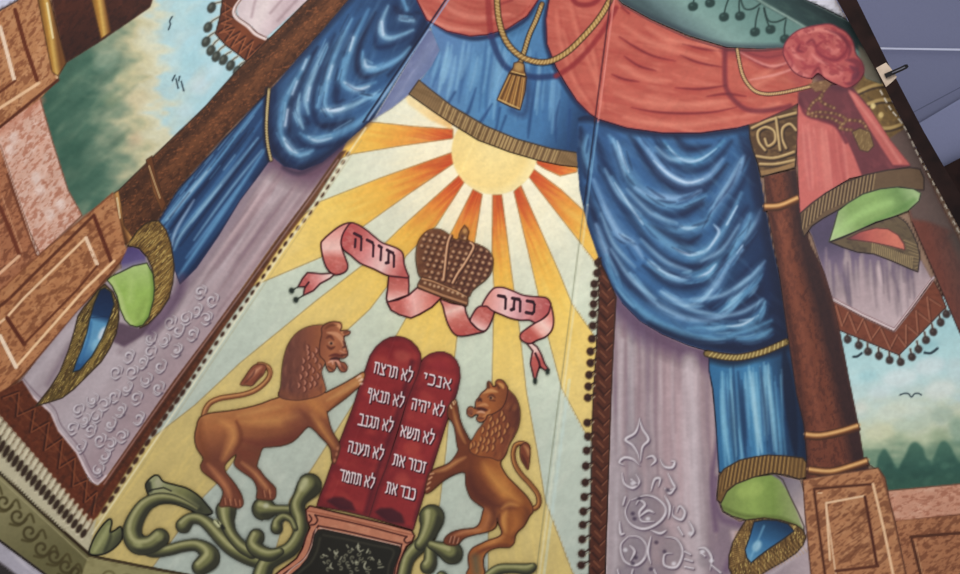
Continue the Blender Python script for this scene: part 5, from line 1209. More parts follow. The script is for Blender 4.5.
p = sm(Q3([(372, 94), (392, 50), (425, 5), (452, -14), (500, -14), (560, 8), (620, 32), (690, 40), (745, 44), (772, 62), (784, 100), (766, 140), (730, 175), (692, 196), (655, 180), (600, 180), (540, 168), (480, 144), (430, 122), (400, 98)]))
LF = rib('lettered_face', p, Q3([(400, 60)])[0], Q3([(780, 110)])[0], [(0, (228, 140, 132)), (.3, (242, 190, 188)), (.55, (226, 148, 158)), (.8, (212, 94, 102)), (1, (196, 70, 80))], rbn, .2, 'ribbon face lettered in black Hebrew, right of crown')
_p = hebrew('כתר', Q3([(470, 32)])[0], Q3([(690, 72)])[0], 12.0, (-.06, 1), 2.7, (44, 16, 30), gap=.42)
sheet('lettering', _p, LF, .6, .1)
p = sm(Q3([(782, 95), (796, 150), (798, 200), (785, 245), (750, 280), (700, 300), (660, 320), (625, 312), (600, 290), (602, 262), (640, 230), (690, 197), (735, 172), (768, 140)]))
rib('fold', p, Q3([(770, 150)])[0], Q3([(620, 290)])[0], [(0, (228, 130, 122)), (.3, (244, 196, 184)), (.5, (240, 170, 158)), (.7, (206, 84, 82)), (1, (204, 82, 82))], rbn)

crn = thing('crown', 'painted brown gold crown studded with pearls above the two tablets', 'crown', (455, 262))
dome = sm(Q2([(122, 372), (100, 300), (96, 230), (110, 160), (145, 110), (190, 85), (240, 86), (285, 112), (305, 132), (335, 148), (360, 138), (385, 130), (405, 150), (430, 165), (470, 178), (520, 205), (550, 245), (556, 285), (545, 340), (515, 385), (470, 420), (430, 455), (404, 490), (300, 460), (200, 405)]))
grad(dome, Q2([(120, 150)])[0], Q2([(500, 450)])[0], [(0, (122, 78, 52)), (.4, (104, 62, 44)), (1, (88, 50, 42))]); clip(dome)
tex(dome, (66, 36, 30), .55, 5, 4, seed=201); tex(dome, (156, 112, 76), .5, 4, 3, seed=202)
for r in range(9):
    for c in range(13):
        x = 118+c*38+r*6+(19 if r % 2 else 0); y = 108+r*38+c*7
        X, Y = Q2([(x, y)])[0]
        blob(X+.7, Y+.8, 2.6, 2.4, (58, 32, 28), .7, soft=.8)
        blob(X, Y, 1.9, 1.8, (178, 130, 96), .85, soft=.7); blob(X-.3, Y-.5, .9, .8, (222, 186, 150), .8, soft=.5)
stroke(Q2([(310, 140), (340, 160), (380, 160), (420, 170)]), 8, (84, 46, 36), .5, 3)
clip(); outline(dome, 1.3, (96, 66, 44), .75)
sheet('dome', dome, crn, .8)
for q in ([(303, 122), (288, 160), (278, 220), (270, 300), (260, 388)], [(422, 165), (440, 185), (425, 225), (380, 300), (345, 350), (315, 405)]):
    q = Q2(q); stroke([(a+1, b+.6) for a, b in q], 3.2, (70, 40, 32), .9); stroke(q, 2.2, (186, 132, 98)); stroke([(a-.4, b) for a, b in q], .8, (228, 190, 154), .8)
    sheet('arch', tube(q, 3.4), crn, .7, .3)
fn = Q2([(350, 138), (356, 110), (366, 88), (386, 60), (402, 78), (412, 100), (404, 130), (398, 158), (372, 150)])
fill(fn, (128, 84, 50)); clip(fn); blob(*Q2([(388, 95)])[0], 2.2, 2.6, (186, 138, 84), .9); blob(*Q2([(374, 128)])[0], 2.2, 2.2, (96, 58, 42), .9); blob(*Q2([(388, 138)])[0], 1.4, 1.4, (206, 166, 130), .9); clip(); outline(fn, 1, (88, 56, 36), .9)
sheet('finial', fn, crn, .7, .3)
bd = Q2([(130, 370), (190, 385), (270, 420), (340, 448), (404, 486), (408, 515), (400, 545), (340, 530), (240, 490), (150, 455), (106, 438), (106, 415)])
fill(bd, (110, 70, 48)); clip(bd); tex(bd, (70, 40, 30), .6, 4, 3, seed=205)
line(Q2([(125, 378), (200, 396), (280, 428), (404, 488)]), 2, (180, 132, 96)); line(Q2([(106, 420), (160, 442), (250, 478), (400, 528)]), 2.2, (170, 122, 88)); line(Q2([(106, 436), (160, 458), (250, 494), (400, 544)]), 1.6, (74, 44, 34))
for x, y in [(150, 405), (180, 415), (205, 425), (230, 430), (255, 440), (290, 450), (315, 462), (345, 470), (375, 485)]: X, Y = Q2([(x, y)])[0]; blob(X, Y, 1.5, 1.5, (206, 166, 130), .9, soft=.5)
clip(); outline(bd, 1.1, (80, 50, 36), .85); sheet('band', bd, crn, .7, .4)

# ================================================================ green acanthus scrolls
GB, GD, GH, GL_ = (124, 124, 78), (30, 30, 24), (176, 172, 122), (70, 70, 48)
def vine(q, hi=(-.16, -.2), dk=(.18, .2), edge=True):
    """rounded olive stem, light on its upper side, dark below; returns its outline"""
    P = vtube(q)
    if edge: vstroke(q, GD, 1.0, soft=.6); 
    vstroke([(a, b, max(.5, w-2.0)) for a, b, w in q], GL_, 1.0, soft=.8)
    vstroke(q, (50, 50, 38), .55, off=dk, a=.7, soft=1.8)
    vstroke(q, GB, .52, off=(hi[0]*.55, hi[1]*.55), a=.95, soft=2.0)
    vstroke(q, GH, .2, off=hi, a=.85, soft=1.3)
    e0, e1 = q[0], q[-1]
    return [P, oval(e0[0], e0[1], e0[2]/2, n=14), oval(e1[0], e1[1], e1[2]/2, n=14)]
V1 = lambda q: [(80+a/5.98, 460+b/5.98, w/5.98*1.14) for a, b, w in q]
V2 = lambda q: [(180+a/5.98, 478+b/5.98, w/5.98*1.14) for a, b, w in q]
V3 = lambda q: [(400+a/5.98, 478+b/5.98, w/5.98*1.14) for a, b, w in q]
sl = thing('acanthus_scroll', 'painted olive green scroll of curling leaves left of the dark pedestal', 'scroll', (200, 540), 'painted olive scrolls')
# lower big curl and its end
sheet('curl', vine(V1([(330, 470, 90), (420, 540, 70), (520, 540, 60), (620, 515, 60), (700, 510, 66), (760, 545, 90), (775, 590, 110), (720, 640, 90)])), sl, 1.0)
crest = V1([(440, 95, 0), (470, 95, 0), (500, 130, 0), (570, 150, 0), (640, 170, 0), (710, 215, 0), (760, 270, 0), (792, 318, 0), (720, 325, 0), (640, 290, 0), (560, 262, 0), (480, 262, 0), (430, 280, 0), (420, 230, 0), (400, 185, 0), (395, 140, 0)])
crest = sm([(a, b) for a, b, _ in crest])
grad(crest, (160, 485), (185, 515), [(0, (150, 152, 112)), (.5, GB), (1, (70, 72, 52))]); clip(crest)
vstroke(V1([(420, 225, 40), (500, 195, 40), (600, 225, 36), (700, 280, 26)]), GH, .6, a=.6, soft=2); vstroke(V1([(400, 150, 50), (415, 180, 30)]), (30, 32, 28), 1, a=.8, soft=1.6); vstroke(V1([(520, 248, 22), (620, 255, 24), (720, 300, 20)]), (56, 58, 42), 1, a=.8, soft=1.6); blob(*V1([(470, 135, 0)])[0][:2], 4, 5, (176, 172, 140), .7, soft=2)
line([(a, b) for a, b, _ in V1([(545, 185, 0), (500, 165, 0), (430, 178, 0), (360, 215, 0)])], 1.4, GD, .9)
clip(); outline(crest, 1.7, GD, .95); sheet('leaf', crest, sl, .9, .3)
cq = V1([(700, 292, 10), (620, 250, 30), (540, 228, 48), (460, 232, 62), (385, 275, 78), (330, 360, 92), (312, 440, 104), (345, 505, 104), (420, 505, 96), (478, 465, 100)])
cp_ = vine(cq); sheet('curl', cp_, sl, 1.0, .35)
blob(*V1([(345, 505, 0)])[0][:2], 5, 3, (178, 178, 124), .5, 20, 2.5); blob(*V1([(470, 460, 0)])[0][:2], 4.5, 4, (150, 150, 100), .5, 0, 2.5)
lf = sm([(a, b) for a, b, _ in V1([(58, 560, 0), (70, 500, 0), (100, 440, 0), (140, 385, 0), (178, 352, 0), (190, 375, 0), (180, 430, 0), (210, 420, 0), (245, 400, 0), (250, 470, 0), (200, 530, 0), (130, 565, 0)])])
grad(lf, (95, 530), (115, 545), [(0, (110, 112, 72)), (.5, (140, 142, 92)), (1, (66, 68, 48))]); clip(lf); vstroke(V1([(90, 540, 14), (130, 470, 20), (170, 400, 14)]), (168, 170, 118), 1, a=.6, soft=1.5); vstroke(V1([(150, 545, 16), (180, 470, 18), (182, 430, 10)]), (60, 62, 44), 1, a=.8, soft=1.4); clip(); outline(lf, 1.7, GD, .95); sheet('leaf', lf, sl, .9, .2)
sheet('stem', vine(V2([(20, 285, 82), (60, 245, 62), (120, 245, 62), (180, 285, 74), (240, 350, 82), (310, 420, 82), (400, 470, 84), (480, 500, 80)])), sl, 1.0, .4)
sheet('stem', vine(V2([(275, 195, 110), (280, 260, 82), (310, 340, 64), (370, 410, 66), (430, 450, 60)])), sl, 1.0, .5)
vstroke(V2([(215, 260, 26), (232, 280, 26)]), (196, 196, 150), 1, soft=1); vstroke(V2([(250, 285, 14), (262, 300, 14)]), GD, 1, soft=1)
sheet('stem', vine(V2([(500, 185, 124), (560, 190, 60), (620, 188, 46), (670, 190, 46)])), sl, 1.0, .5)
blob(*V2([(515, 165, 0)])[0][:2], 3, 2.4, (206, 206, 176), .8, -20, 1.5)
sheet('curl', vine(V2([(775, 45, 130), (720, 120, 84), (700, 180, 84), (722, 260, 76), (715, 340, 78), (665, 420, 80), (590, 465, 84), (520, 510, 90), (490, 580, 100), (480, 640, 100)])), sl, 1.0, .6)
sheet('curl', vine(V2([(578, 300, 66), (582, 262, 50), (620, 232, 40), (665, 250, 34), (690, 300, 30)])), sl, .9, .7)
sheet('curl', vine(V2([(458, 352, 86), (440, 400, 84), (478, 440, 80), (540, 460, 70), (600, 440, 40)])), sl, .9, .7)
blob(*V2([(740, 40, 0)])[0][:2], 5, 7, (196, 196, 152), .55, 20, 3)

sr = thing('acanthus_scroll', 'painted olive green scroll under the right lion, right of dark pedestal', 'scroll', (440, 545), 'painted olive scrolls')
sheet('stem', vine(V3([(185, 330, 66), (110, 410, 76), (50, 480, 70), (25, 560, 70), (10, 640, 76)])), sr, 1.0)
sheet('stem', vine(V3([(190, 235, 136), (180, 290, 104), (150, 360, 80), (120, 400, 60)])), sr, 1.0, .2)
sheet('curl', vine(V3([(180, 430, 60), (180, 500, 74), (165, 530, 80)])), sr, .9, .3)
sheet('stem', vine(V3([(190, 400, 50), (240, 420, 70), (300, 445, 116), (310, 450, 118)])), sr, .9, .4)
sheet('curl', vine(V3([(250, 590, 60), (290, 640, 60)])), sr, 1)
sheet('curl', vine(V3([(520, 600, 60), (590, 548, 56), (680, 540, 50), (760, 545, 60), (795, 530, 40)])), sr, 1.0, .2)

# ================================================================ pedestal
P6 = lambda p: Z(270, 490, 6.0, p)
pdl = thing('pedestal', 'painted dark panelled pedestal with copper frame carrying the tablets', 'pedestal', (350, 545))
fr = P6([(215, 120), (238, 96), (280, 105), (420, 140), (560, 172), (700, 205), (850, 245), (866, 275), (850, 315), (822, 335), (800, 380), (775, 440), (762, 504), (758, 900), (-40, 900), (-20, 600), (20, 520), (60, 485), (110, 450), (160, 410), (195, 350), (215, 280), (240, 225), (222, 180)])
fill(fr, (196, 124, 96)); clip(fr); tex(fr, (224, 160, 128), .6, 8, 3, 14, seed=211)
for q, w_, c in [([(270, 150), (420, 180), (600, 222), (800, 275), (820, 280)], 1.5, (70, 26, 22)), ([(225, 125), (420, 165), (700, 232), (850, 268)], 1.0, (150, 82, 60)), ([(290, 215), (450, 245), (620, 285), (790, 325)], 1.6, (64, 26, 24)), ([(300, 228), (450, 262), (620, 298), (780, 335)], 1.0, (210, 180, 168)),
                 ([(270, 150), (285, 180), (270, 205), (245, 210)], 1.6, (64, 26, 24)), ([(235, 150), (250, 175), (232, 200)], 1.6, (64, 26, 24)), ([(820, 280), (805, 300), (820, 318), (845, 310)], 1.6, (64, 26, 24)),
                 ([(290, 215), (262, 260), (245, 330), (215, 400), (160, 450), (100, 490), (70, 520), (40, 600)], 1.6, (64, 26, 24)), ([(278, 232), (262, 290), (240, 360), (200, 420), (140, 465), (105, 500), (70, 570)], 1.2, (216, 176, 160)), ([(240, 225), (215, 285), (195, 350), (150, 415), (80, 470)], 1.3, (76, 34, 28)),
                 ([(790, 325), (780, 380), (760, 440), (748, 504), (740, 700)], 1.6, (64, 26, 24)), ([(815, 340), (790, 400), (770, 460), (758, 520)], 1.2, (84, 40, 32))]: stroke(P6(q), w_, c, .95, .5)
clip(); outline(fr, 1.6, (60, 24, 22)); sheet('frame', fr, pdl, .9)
pa = P6([(290, 240), (320, 238), (460, 268), (620, 304), (775, 340), (784, 365), (765, 410), (742, 470), (734, 530), (730, 900), (60, 900), (90, 560), (125, 510), (180, 465), (225, 410), (255, 340), (268, 270)])
grad(pa, (330, 530), (340, 600), [(0, (40, 38, 32)), (1, (30, 28, 24))]); clip(pa)
stroke(P6([(320, 270), (460, 296), (620, 332), (740, 362), (715, 450), (700, 560)]), 1.6, (74, 70, 58), .7, 1.2); stroke(P6([(300, 290), (280, 370), (240, 440), (180, 490), (140, 540)]), 2, (82, 80, 64), .6, 1.2)
for k in range(26):
    a = k*2.4; r = 4+k*.95; x = 352+math.cos(a)*r*1.15; y = 561+math.sin(a)*r*.55
    stroke(spiral(x, y, 2.4, .6, k*70, .7, 7), 1.1, (158, 156, 130), .75, .6)
for q in [[(530, 318), (528, 350), (540, 370)], [(318, 388), (345, 398)], [(320, 430), (330, 440)], [(352, 350), (362, 362)], [(385, 365), (395, 385), (410, 370)], [(460, 330), (470, 345)], [(590, 355), (580, 375)], [(612, 405), (622, 420)], [(655, 420), (660, 435)], [(650, 465), (680, 462)], [(370, 435), (362, 460), (380, 475)], [(575, 430), (565, 460), (580, 480)], [(490, 425), (500, 440)], [(520, 430), (515, 445)], [(430, 400), (420, 420)], [(540, 370), (560, 360)], [(500, 360), (490, 350)]]:
    stroke(P6(q), 1.7, (196, 194, 166), .85, .6, fade=True)
clip(); outline(pa, 1.2, (20, 16, 14)); setk(sheet('panel', pa, pdl, 1.0, .3), label='dark panel with silver flower scrollwork')

# ================================================================ tablets
tb = thing('stone_tablets', 'pair of painted dark red round-topped tablets lettered in white Hebrew', 'tablets', (390, 440))
tL = [(317, 506), (320, 496), (325, 484), (339, 444), (353.5, 406), (359, 388), (366, 368), (370, 356), (376, 347), (383, 341), (390, 337.5), (397, 336.4), (404, 337.5), (411, 341), (417, 347), (420.5, 354), (421, 362), (419, 372), (413, 388), (406, 404), (396, 436), (385, 472), (376, 496), (369, 517), (345, 511)]
tR = [(369, 517), (378, 488), (386, 468), (398, 432), (408, 398), (418, 374), (421, 362), (424, 358), (430, 354), (437, 352), (444, 352), (451, 355), (456, 360), (459.5, 368), (460, 378), (457, 392), (450, 412), (444, 430), (434, 462), (424, 494), (418, 513), (413, 530), (390, 523)]
for nm, t, a0, a1 in (('tablet', tL, (360, 420), (400, 430)), ('tablet', tR, (400, 440), (440, 450))):
    fill(t, (146, 44, 48)); clip(t)
    tex(t, (186, 66, 62), .85, 22, 12, 15, seed=221); tex(t, (104, 28, 38), .7, 18, 12, 15, seed=223)
    stroke(t+[t[0]], 6, (104, 32, 40), .75, 2.5)
    if nm and t is tL:
        blob(402, 356, 9, 6, (196, 84, 76), .55, 15, 4); blob(372, 392, 8, 6, (188, 66, 60), .5, soft=4)
        for c in [(335, 500), (358, 508)]: pass
        fill([(326, 501), (333, 497), (343, 497), (352, 502), (356, 511), (340, 510)], (58, 26, 38), .75, 2.5); stroke([(412, 362), (404, 392), (392, 430), (378, 470), (366, 512)], 5, (84, 26, 38), .7, 2)
    else:
        blob(440, 366, 10, 6, (150, 44, 54), .5, 15, 4); blob(412, 448, 9, 7, (196, 70, 62), .6, soft=4); blob(402, 480, 8, 8, (190, 72, 66), .55, soft=4)
        fill([(374, 512), (380, 508), (392, 508), (402, 514), (405, 524), (388, 522)], (54, 24, 36), .75, 2.5); stroke([(458, 386), (446, 426), (430, 474), (416, 520)], 4, (90, 28, 40), .7, 2)
    clip(); outline(t, 1.1, (78, 26, 34), .8)
TXT = []
LW, LS = (232, 216, 218), (58, 16, 28)
up = (-.17, .985)
for txt, a_, b_, h_ in [('לא תרצח', (375.5, 362), (413, 371.5), 10.5), ('לא תנאף', (369, 388), (404.5, 397), 10.5), ('לא תגנב', (360, 414), (393.5, 421.5), 10.5), ('לא תענה', (349.5, 441), (384, 449.5), 10.5), ('לא תחמד', (341, 469.5), (375, 478), 10.5),
                        ('אנכי', (425, 373), (451.5, 379.5), 10), ('לא יהיה', (413, 398.5), (444.5, 406), 10.5), ('לא תשא', (402, 425.5), (434.5, 434), 10.5), ('זכור את', (394.5, 454), (426, 462.5), 10.5), ('כבד את', (387.5, 482), (416, 489.5), 10.5)]:
    TXT.append(hebrew(txt, a_, b_, h_, up, 1.45, LW, LS, gap=.26))
for k, (t, lb) in enumerate(((tL, 'left tablet, lettered in five lines'), (tR, 'right tablet, slightly lower, lettered in five lines'))):
    o = sheet('tablet', t, tb, .8, .1*k); o['label'] = lb
    for q in TXT[k*5:k*5+5]: sheet('inscription_line', q, o, .5, .4)

# ================================================================ lions
A1 = lambda p: Z(190, 310, 5.317, p)
A2 = lambda p: Z(180, 410, 5.317, p)
LB, LDK, LH, LO = (166, 104, 62), (100, 52, 36), (212, 154, 98), (70, 36, 24)
def shade(q, w_, c, a=.7, soft=2.5): stroke(q, w_, c, a, soft, fade=True)
li = thing('lion', 'painted tawny lion facing right, left of the tablets, standing on olive scroll', 'lion', (265, 440), 'painted lions')
body = A1([(470, 440), (478, 462), (430, 478), (380, 498), (300, 520), (200, 538), (110, 548)])+A2([(105, 40), (88, 90), (78, 145), (88, 200), (110, 235), (125, 262), (110, 292), (118, 325), (150, 352), (185, 378), (210, 402), (230, 435), (222, 470), (210, 505), (222, 515), (262, 512), (310, 522), (330, 512), (336, 490), (326, 450), (300, 405), (270, 365), (242, 330), (238, 295), (262, 265), (290, 240), (300, 240), (288, 280), (300, 305), (340, 335), (380, 362), (402, 392), (412, 430), (406, 465), (420, 474), (470, 480), (500, 474), (510, 450), (508, 415), (480, 385), (450, 355), (425, 320), (408, 298), (425, 240), (440, 202), (480, 196), (540, 190), (600, 168), (645, 125), (682, 88), (715, 108), (745, 140), (780, 175), (802, 210), (806, 250), (815, 285), (826, 280), (840, 240), (852, 195), (838, 160), (815, 125), (795, 70), (782, 10)])+A1([(735, 540), (760, 520), (830, 468), (880, 425), (900, 408), (918, 380), (932, 345), (920, 330), (895, 345), (850, 372), (800, 400), (740, 430), (712, 440), (690, 400), (560, 400)])
body = cr(body, True, 2)
tailc = A1([(72, 574), (82, 530), (110, 492), (160, 470), (220, 460), (290, 448), (350, 425), (400, 385), (425, 345), (420, 310), (390, 292), (360, 290)])
tail = tube(tailc, 4.6, 4.0)
fill(tail, LB); stroke([(a, b-.6) for a, b in tailc], 1.8, LH, .7, 1); stroke([(a+.4, b+1.4) for a, b in tailc], 1.2, LDK, .6, .8); outline(tail, 1.1, (112, 66, 38), .8)
fill(body, LB); clip(body)
grad(body, (240, 400), (250, 450), [(0, (186, 124, 74)), (.4, (172, 106, 62)), (1, (112, 60, 44))], .9)
S = A2
for q, w_, c, a, sf in [
    (S([(330, 60), (430, 60), (560, 50), (640, 20)]), 10, (206, 144, 82), .6, 4), (S([(310, 30), (420, 5), (540, -20)]), 5, (206, 146, 86), .6, 3),
    (S([(330, 160), (440, 182), (560, 165), (640, 120), (680, 80)]), 9, (112, 54, 42), .85, 4), (S([(560, 60), (620, 90), (640, 130)]), 12, (120, 62, 48), .5, 5),
    (S([(300, 60), (318, 120), (312, 180), (290, 225)]), 5, (104, 50, 34), .8, 2), (S([(215, 60), (268, 90), (285, 140), (262, 200), (230, 260)]), 9, (208, 142, 82), .75, 4),
    (S([(110, 60), (105, 140), (130, 220), (150, 280)]), 8, (122, 66, 38), .7, 4), (S([(150, 290), (200, 350), (250, 420), (270, 480)]), 6, (198, 128, 84), .7, 2.5), (S([(130, 330), (180, 370), (225, 420)]), 4, (114, 56, 36), .6, 2),
    (S([(250, 320), (300, 400), (325, 470)]), 4, (110, 50, 34), .75, 2), (S([(310, 210), (350, 240), (400, 235)]), 10, (122, 62, 44), .8, 4), (S([(330, 280), (400, 340), (450, 400), (480, 440)]), 5, (208, 142, 92), .7, 2.4), (S([(310, 300), (380, 350), (420, 420)]), 4, (112, 54, 38), .7, 2), (S([(420, 330), (480, 395), (500, 450)]), 3, (116, 56, 38), .6, 1.6),
    (S([(700, 20), (740, 80), (790, 150), (825, 200)]), 7, (206, 140, 78), .7, 3), (S([(640, 0), (690, 60), (740, 130), (800, 200)]), 5, (122, 64, 40), .7, 2.4),
    (A1([(730, 480), (800, 440), (880, 390), (915, 350)]), 4, (206, 150, 92), .7, 2), (A1([(740, 530), (820, 465), (890, 410)]), 3, (112, 60, 36), .75, 1.6), (A1([(560, 540), (600, 560), (640, 620)]), 14, (112, 60, 50), .55, 6),
    (A1([(640, 480), (680, 520), (720, 560)]), 8, (196, 128, 70), .7, 4)]: shade(q, w_, c, a, sf)
for q in ([(232, 470), (236, 500)], [(258, 475), (264, 505)], [(285, 475), (292, 505)], [(310, 480), (314, 508)], [(440, 430), (446, 462)], [(468, 425), (474, 465)]): stroke(S(q), 1.3, (96, 40, 26), .75, .7); stroke([(a+1.2, b) for a, b in S(q)], 1.2, (216, 150, 112), .6, .7)
for q in ([(900, 350), (888, 362)], [(915, 366), (900, 376)], [(918, 388), (905, 394)]): stroke(A1(q), 1.8, (232, 190, 156), .8, .6)
clip(); outline(body, 1.3, LO, .7)
for c in A1([(905, 352), (914, 370), (912, 392)]): blob(c[0], c[1], 1.6, 1.2, (236, 196, 170), .85, -20, .6)
for c in S([(838, 205), (832, 235), (822, 268)]): blob(c[0], c[1], 1.2, 2.0, (196, 130, 96), .8, 10, .6)
LBODY = (body, tail)
tf = sm(A1([(268, 396), (290, 360), (318, 318), (345, 292), (380, 288), (405, 300), (392, 340), (360, 372), (330, 402), (300, 400)]))
fill(tf, (136, 74, 52)); clip(tf); shade(A1([(310, 370), (345, 330), (380, 302)]), 4, (214, 150, 116), .8, 1.6); shade(A1([(290, 390), (330, 350), (345, 320)]), 2, (86, 42, 34), .8, 1); shade(A1([(340, 390), (380, 340)]), 2.5, (92, 46, 36), .8, 1); clip(); outline(tf, 1.1, (92, 50, 36), .85); sheet('tail_tuft', tf, li, .8, .3)
mane = sm(A1([(476, 462), (484, 400), (488, 330), (500, 250), (524, 180), (565, 125), (620, 92), (680, 80), (720, 82), (770, 100), (800, 140), (780, 200), (740, 250), (715, 290), (700, 330), (712, 380), (722, 425), (700, 450), (640, 470), (560, 480)]))
grad(mane, A1([(490, 300)])[0], A1([(720, 300)])[0], [(0, (104, 62, 54)), (.4, (122, 72, 58)), (.7, (142, 82, 58)), (1, (164, 98, 62))]); clip(mane)
for k in range(70):
    x = 500+RNG.rand()*210; y = 130+RNG.rand()*330; q = A1([(x, y), (x-8, y+24), (x-2, y+50)]); stroke(q, 1.6+RNG.rand(), [(86, 50, 46), (148, 92, 72), (110, 64, 52)][k % 3], .4, 1.2, fade=True)
for i, (x, y) in enumerate([(625, 200), (655, 240), (672, 215), (668, 265), (630, 250), (635, 300), (655, 320), (690, 300), (620, 340), (650, 365), (680, 350), (612, 385), (640, 400), (600, 310), (605, 270), (665, 390), (590, 355), (628, 225), (610, 420), (580, 400)]):
    X, Y = A1([(x, y)])[0]; stroke([(X-.5, Y-3), (X+1, Y), (X, Y+3.4)], 3.2, (84, 40, 34), .8, .8, fade=True); stroke([(X-1, Y-2.6), (X+.2, Y), (X-.6, Y+2.6)], 2.0, (204, 138, 112), .85, .7, fade=True)
stroke(A1([(490, 440), (540, 470), (600, 480), (660, 465)]), 8, (150, 88, 56), .5, 4)
clip(); outline(mane, 1.1, (74, 40, 34), .6); sheet('mane', mane, li, .8, .4)
head = sm(A1([(700, 95), (722, 74), (760, 62), (800, 68), (806, 92), (800, 110), (830, 108), (852, 116), (842, 132), (818, 142), (826, 180), (836, 215), (838, 240), (818, 256), (795, 256), (800, 275), (820, 280), (836, 300), (830, 325), (805, 328), (788, 305), (774, 278), (776, 305), (762, 326), (738, 326), (724, 300), (715, 270), (690, 240), (690, 180), (700, 130)]))
grad(head, A1([(700, 160)])[0], A1([(840, 200)])[0], [(0, (140, 80, 56)), (.5, (172, 104, 70)), (1, (150, 86, 60))]); clip(head)
for q, c, w_ in [([(770, 75), (800, 90), (815, 130)], (226, 160, 110), 4), ([(730, 120), (780, 130), (815, 170), (820, 215)], (214, 148, 110), 5), ([(725, 150), (745, 140), (765, 160)], (98, 48, 36), 3), ([(728, 190), (748, 205), (770, 195)], (90, 44, 34), 3), ([(815, 165), (826, 190), (812, 200)], (66, 32, 30), 3), ([(740, 245), (775, 238), (810, 248)], (90, 38, 34), 3), ([(745, 262), (775, 258), (800, 262)], (60, 26, 30), 4), ([(800, 218), (828, 232)], (206, 140, 110), 3), ([(808, 240), (835, 236)], (70, 32, 28), 2.5), ([(720, 100), (745, 82), (780, 80)], (110, 58, 36), 3), ([(735, 300), (760, 318)], (92, 48, 36), 3), ([(800, 290), (825, 318)], (110, 58, 50), 3.5), ([(760, 268), (785, 275), (800, 300)], (224, 160, 140), 2.4), ([(735, 280), (755, 272), (760, 290)], (226, 170, 150), 2.2)]: shade(A1(q), w_, c, .85, 1.0)
X, Y = A1([(750, 176)])[0]; blob(X, Y, 2.6, 1.8, (206, 150, 116), .9, 15, .7); blob(X+.2, Y+.2, 1.4, 1.5, (40, 20, 20), .95, soft=.5)
blob(*A1([(825, 118)])[0], 3, 1.6, (116, 66, 46), .8, -20, .8)
clip(); outline(head, 1.2, (76, 38, 30), .8); sheet('body', [LBODY[0], LBODY[1], head], li, .85); f_ = sheet('face', head, li, .7, .6); sheet('eye', oval(*A1([(750, 176)])[0], 2.8, 2.0, 15, 12), f_, .5, .8)

B1_ = lambda p: Z(420, 370, 6.836, p)
B2_ = lambda p: Z(420, 450, 6.836, p)
B3_ = lambda p: Z(400, 478, 5.98, p)
lr_ = thing('lion', 'painted dark tawny lion facing left, right of the tablets, with raised forepaws', 'lion', (500, 480), 'painted lions')
tailc = B2_([(765, 405), (800, 388), (814, 350), (800, 295), (750, 230), (690, 165), (650, 100), (636, 40)])+B1_([(640, 545), (655, 512), (690, 500), (725, 510), (742, 540)])
tail = tube(tailc, 4.4, 3.6)
fill(tail, (150, 88, 44)); stroke([(a-.6, b-.4) for a, b in tailc], 1.7, (206, 146, 82), .7, 1); stroke([(a+1, b+1) for a, b in tailc], 1.1, (92, 50, 30), .6, .8); outline(tail, 1.1, (96, 56, 34), .85)
body = B2_([(590, -10), (560, 60), (550, 95), (570, 140), (600, 185), (640, 225), (690, 275), (730, 318), (760, 365), (772, 400), (768, 430)])+B3_([(775, 225), (755, 265), (735, 295), (705, 320), (688, 350), (684, 385), (655, 414), (600, 414), (545, 428), (510, 455), (498, 490), (500, 530), (500, 590), (395, 590), (412, 540), (408, 495), (410, 455), (435, 418), (480, 395), (530, 372), (580, 356), (608, 335), (602, 305), (588, 270), (580, 240), (578, 285), (550, 312), (500, 328), (450, 338), (400, 352), (372, 368), (352, 392), (325, 404), (285, 400), (262, 385), (268, 360), (292, 335), (335, 315), (390, 305), (440, 300), (470, 280), (485, 245), (494, 205), (500, 180), (470, 160)])+B2_([(400, 372), (352, 335), (325, 280), (312, 225), (308, 155), (260, 158), (200, 185), (150, 218), (100, 262), (60, 292), (35, 292), (38, 250), (48, 205), (62, 160), (100, 130), (150, 112), (200, 88), (240, 42), (262, 0)])+B1_([(255, 520), (245, 450), (235, 390), (215, 350), (190, 320), (188, 270), (205, 230), (238, 198), (252, 225), (262, 280), (275, 345), (300, 405), (325, 450), (350, 485), (420, 470)])
body = cr(body, True, 2)
fill(body, (154, 88, 42)); clip(body)
grad(body, (470, 470), (520, 480), [(0, (112, 56, 36)), (.35, (150, 84, 42)), (.7, (176, 108, 52)), (1, (140, 78, 38))], .9)
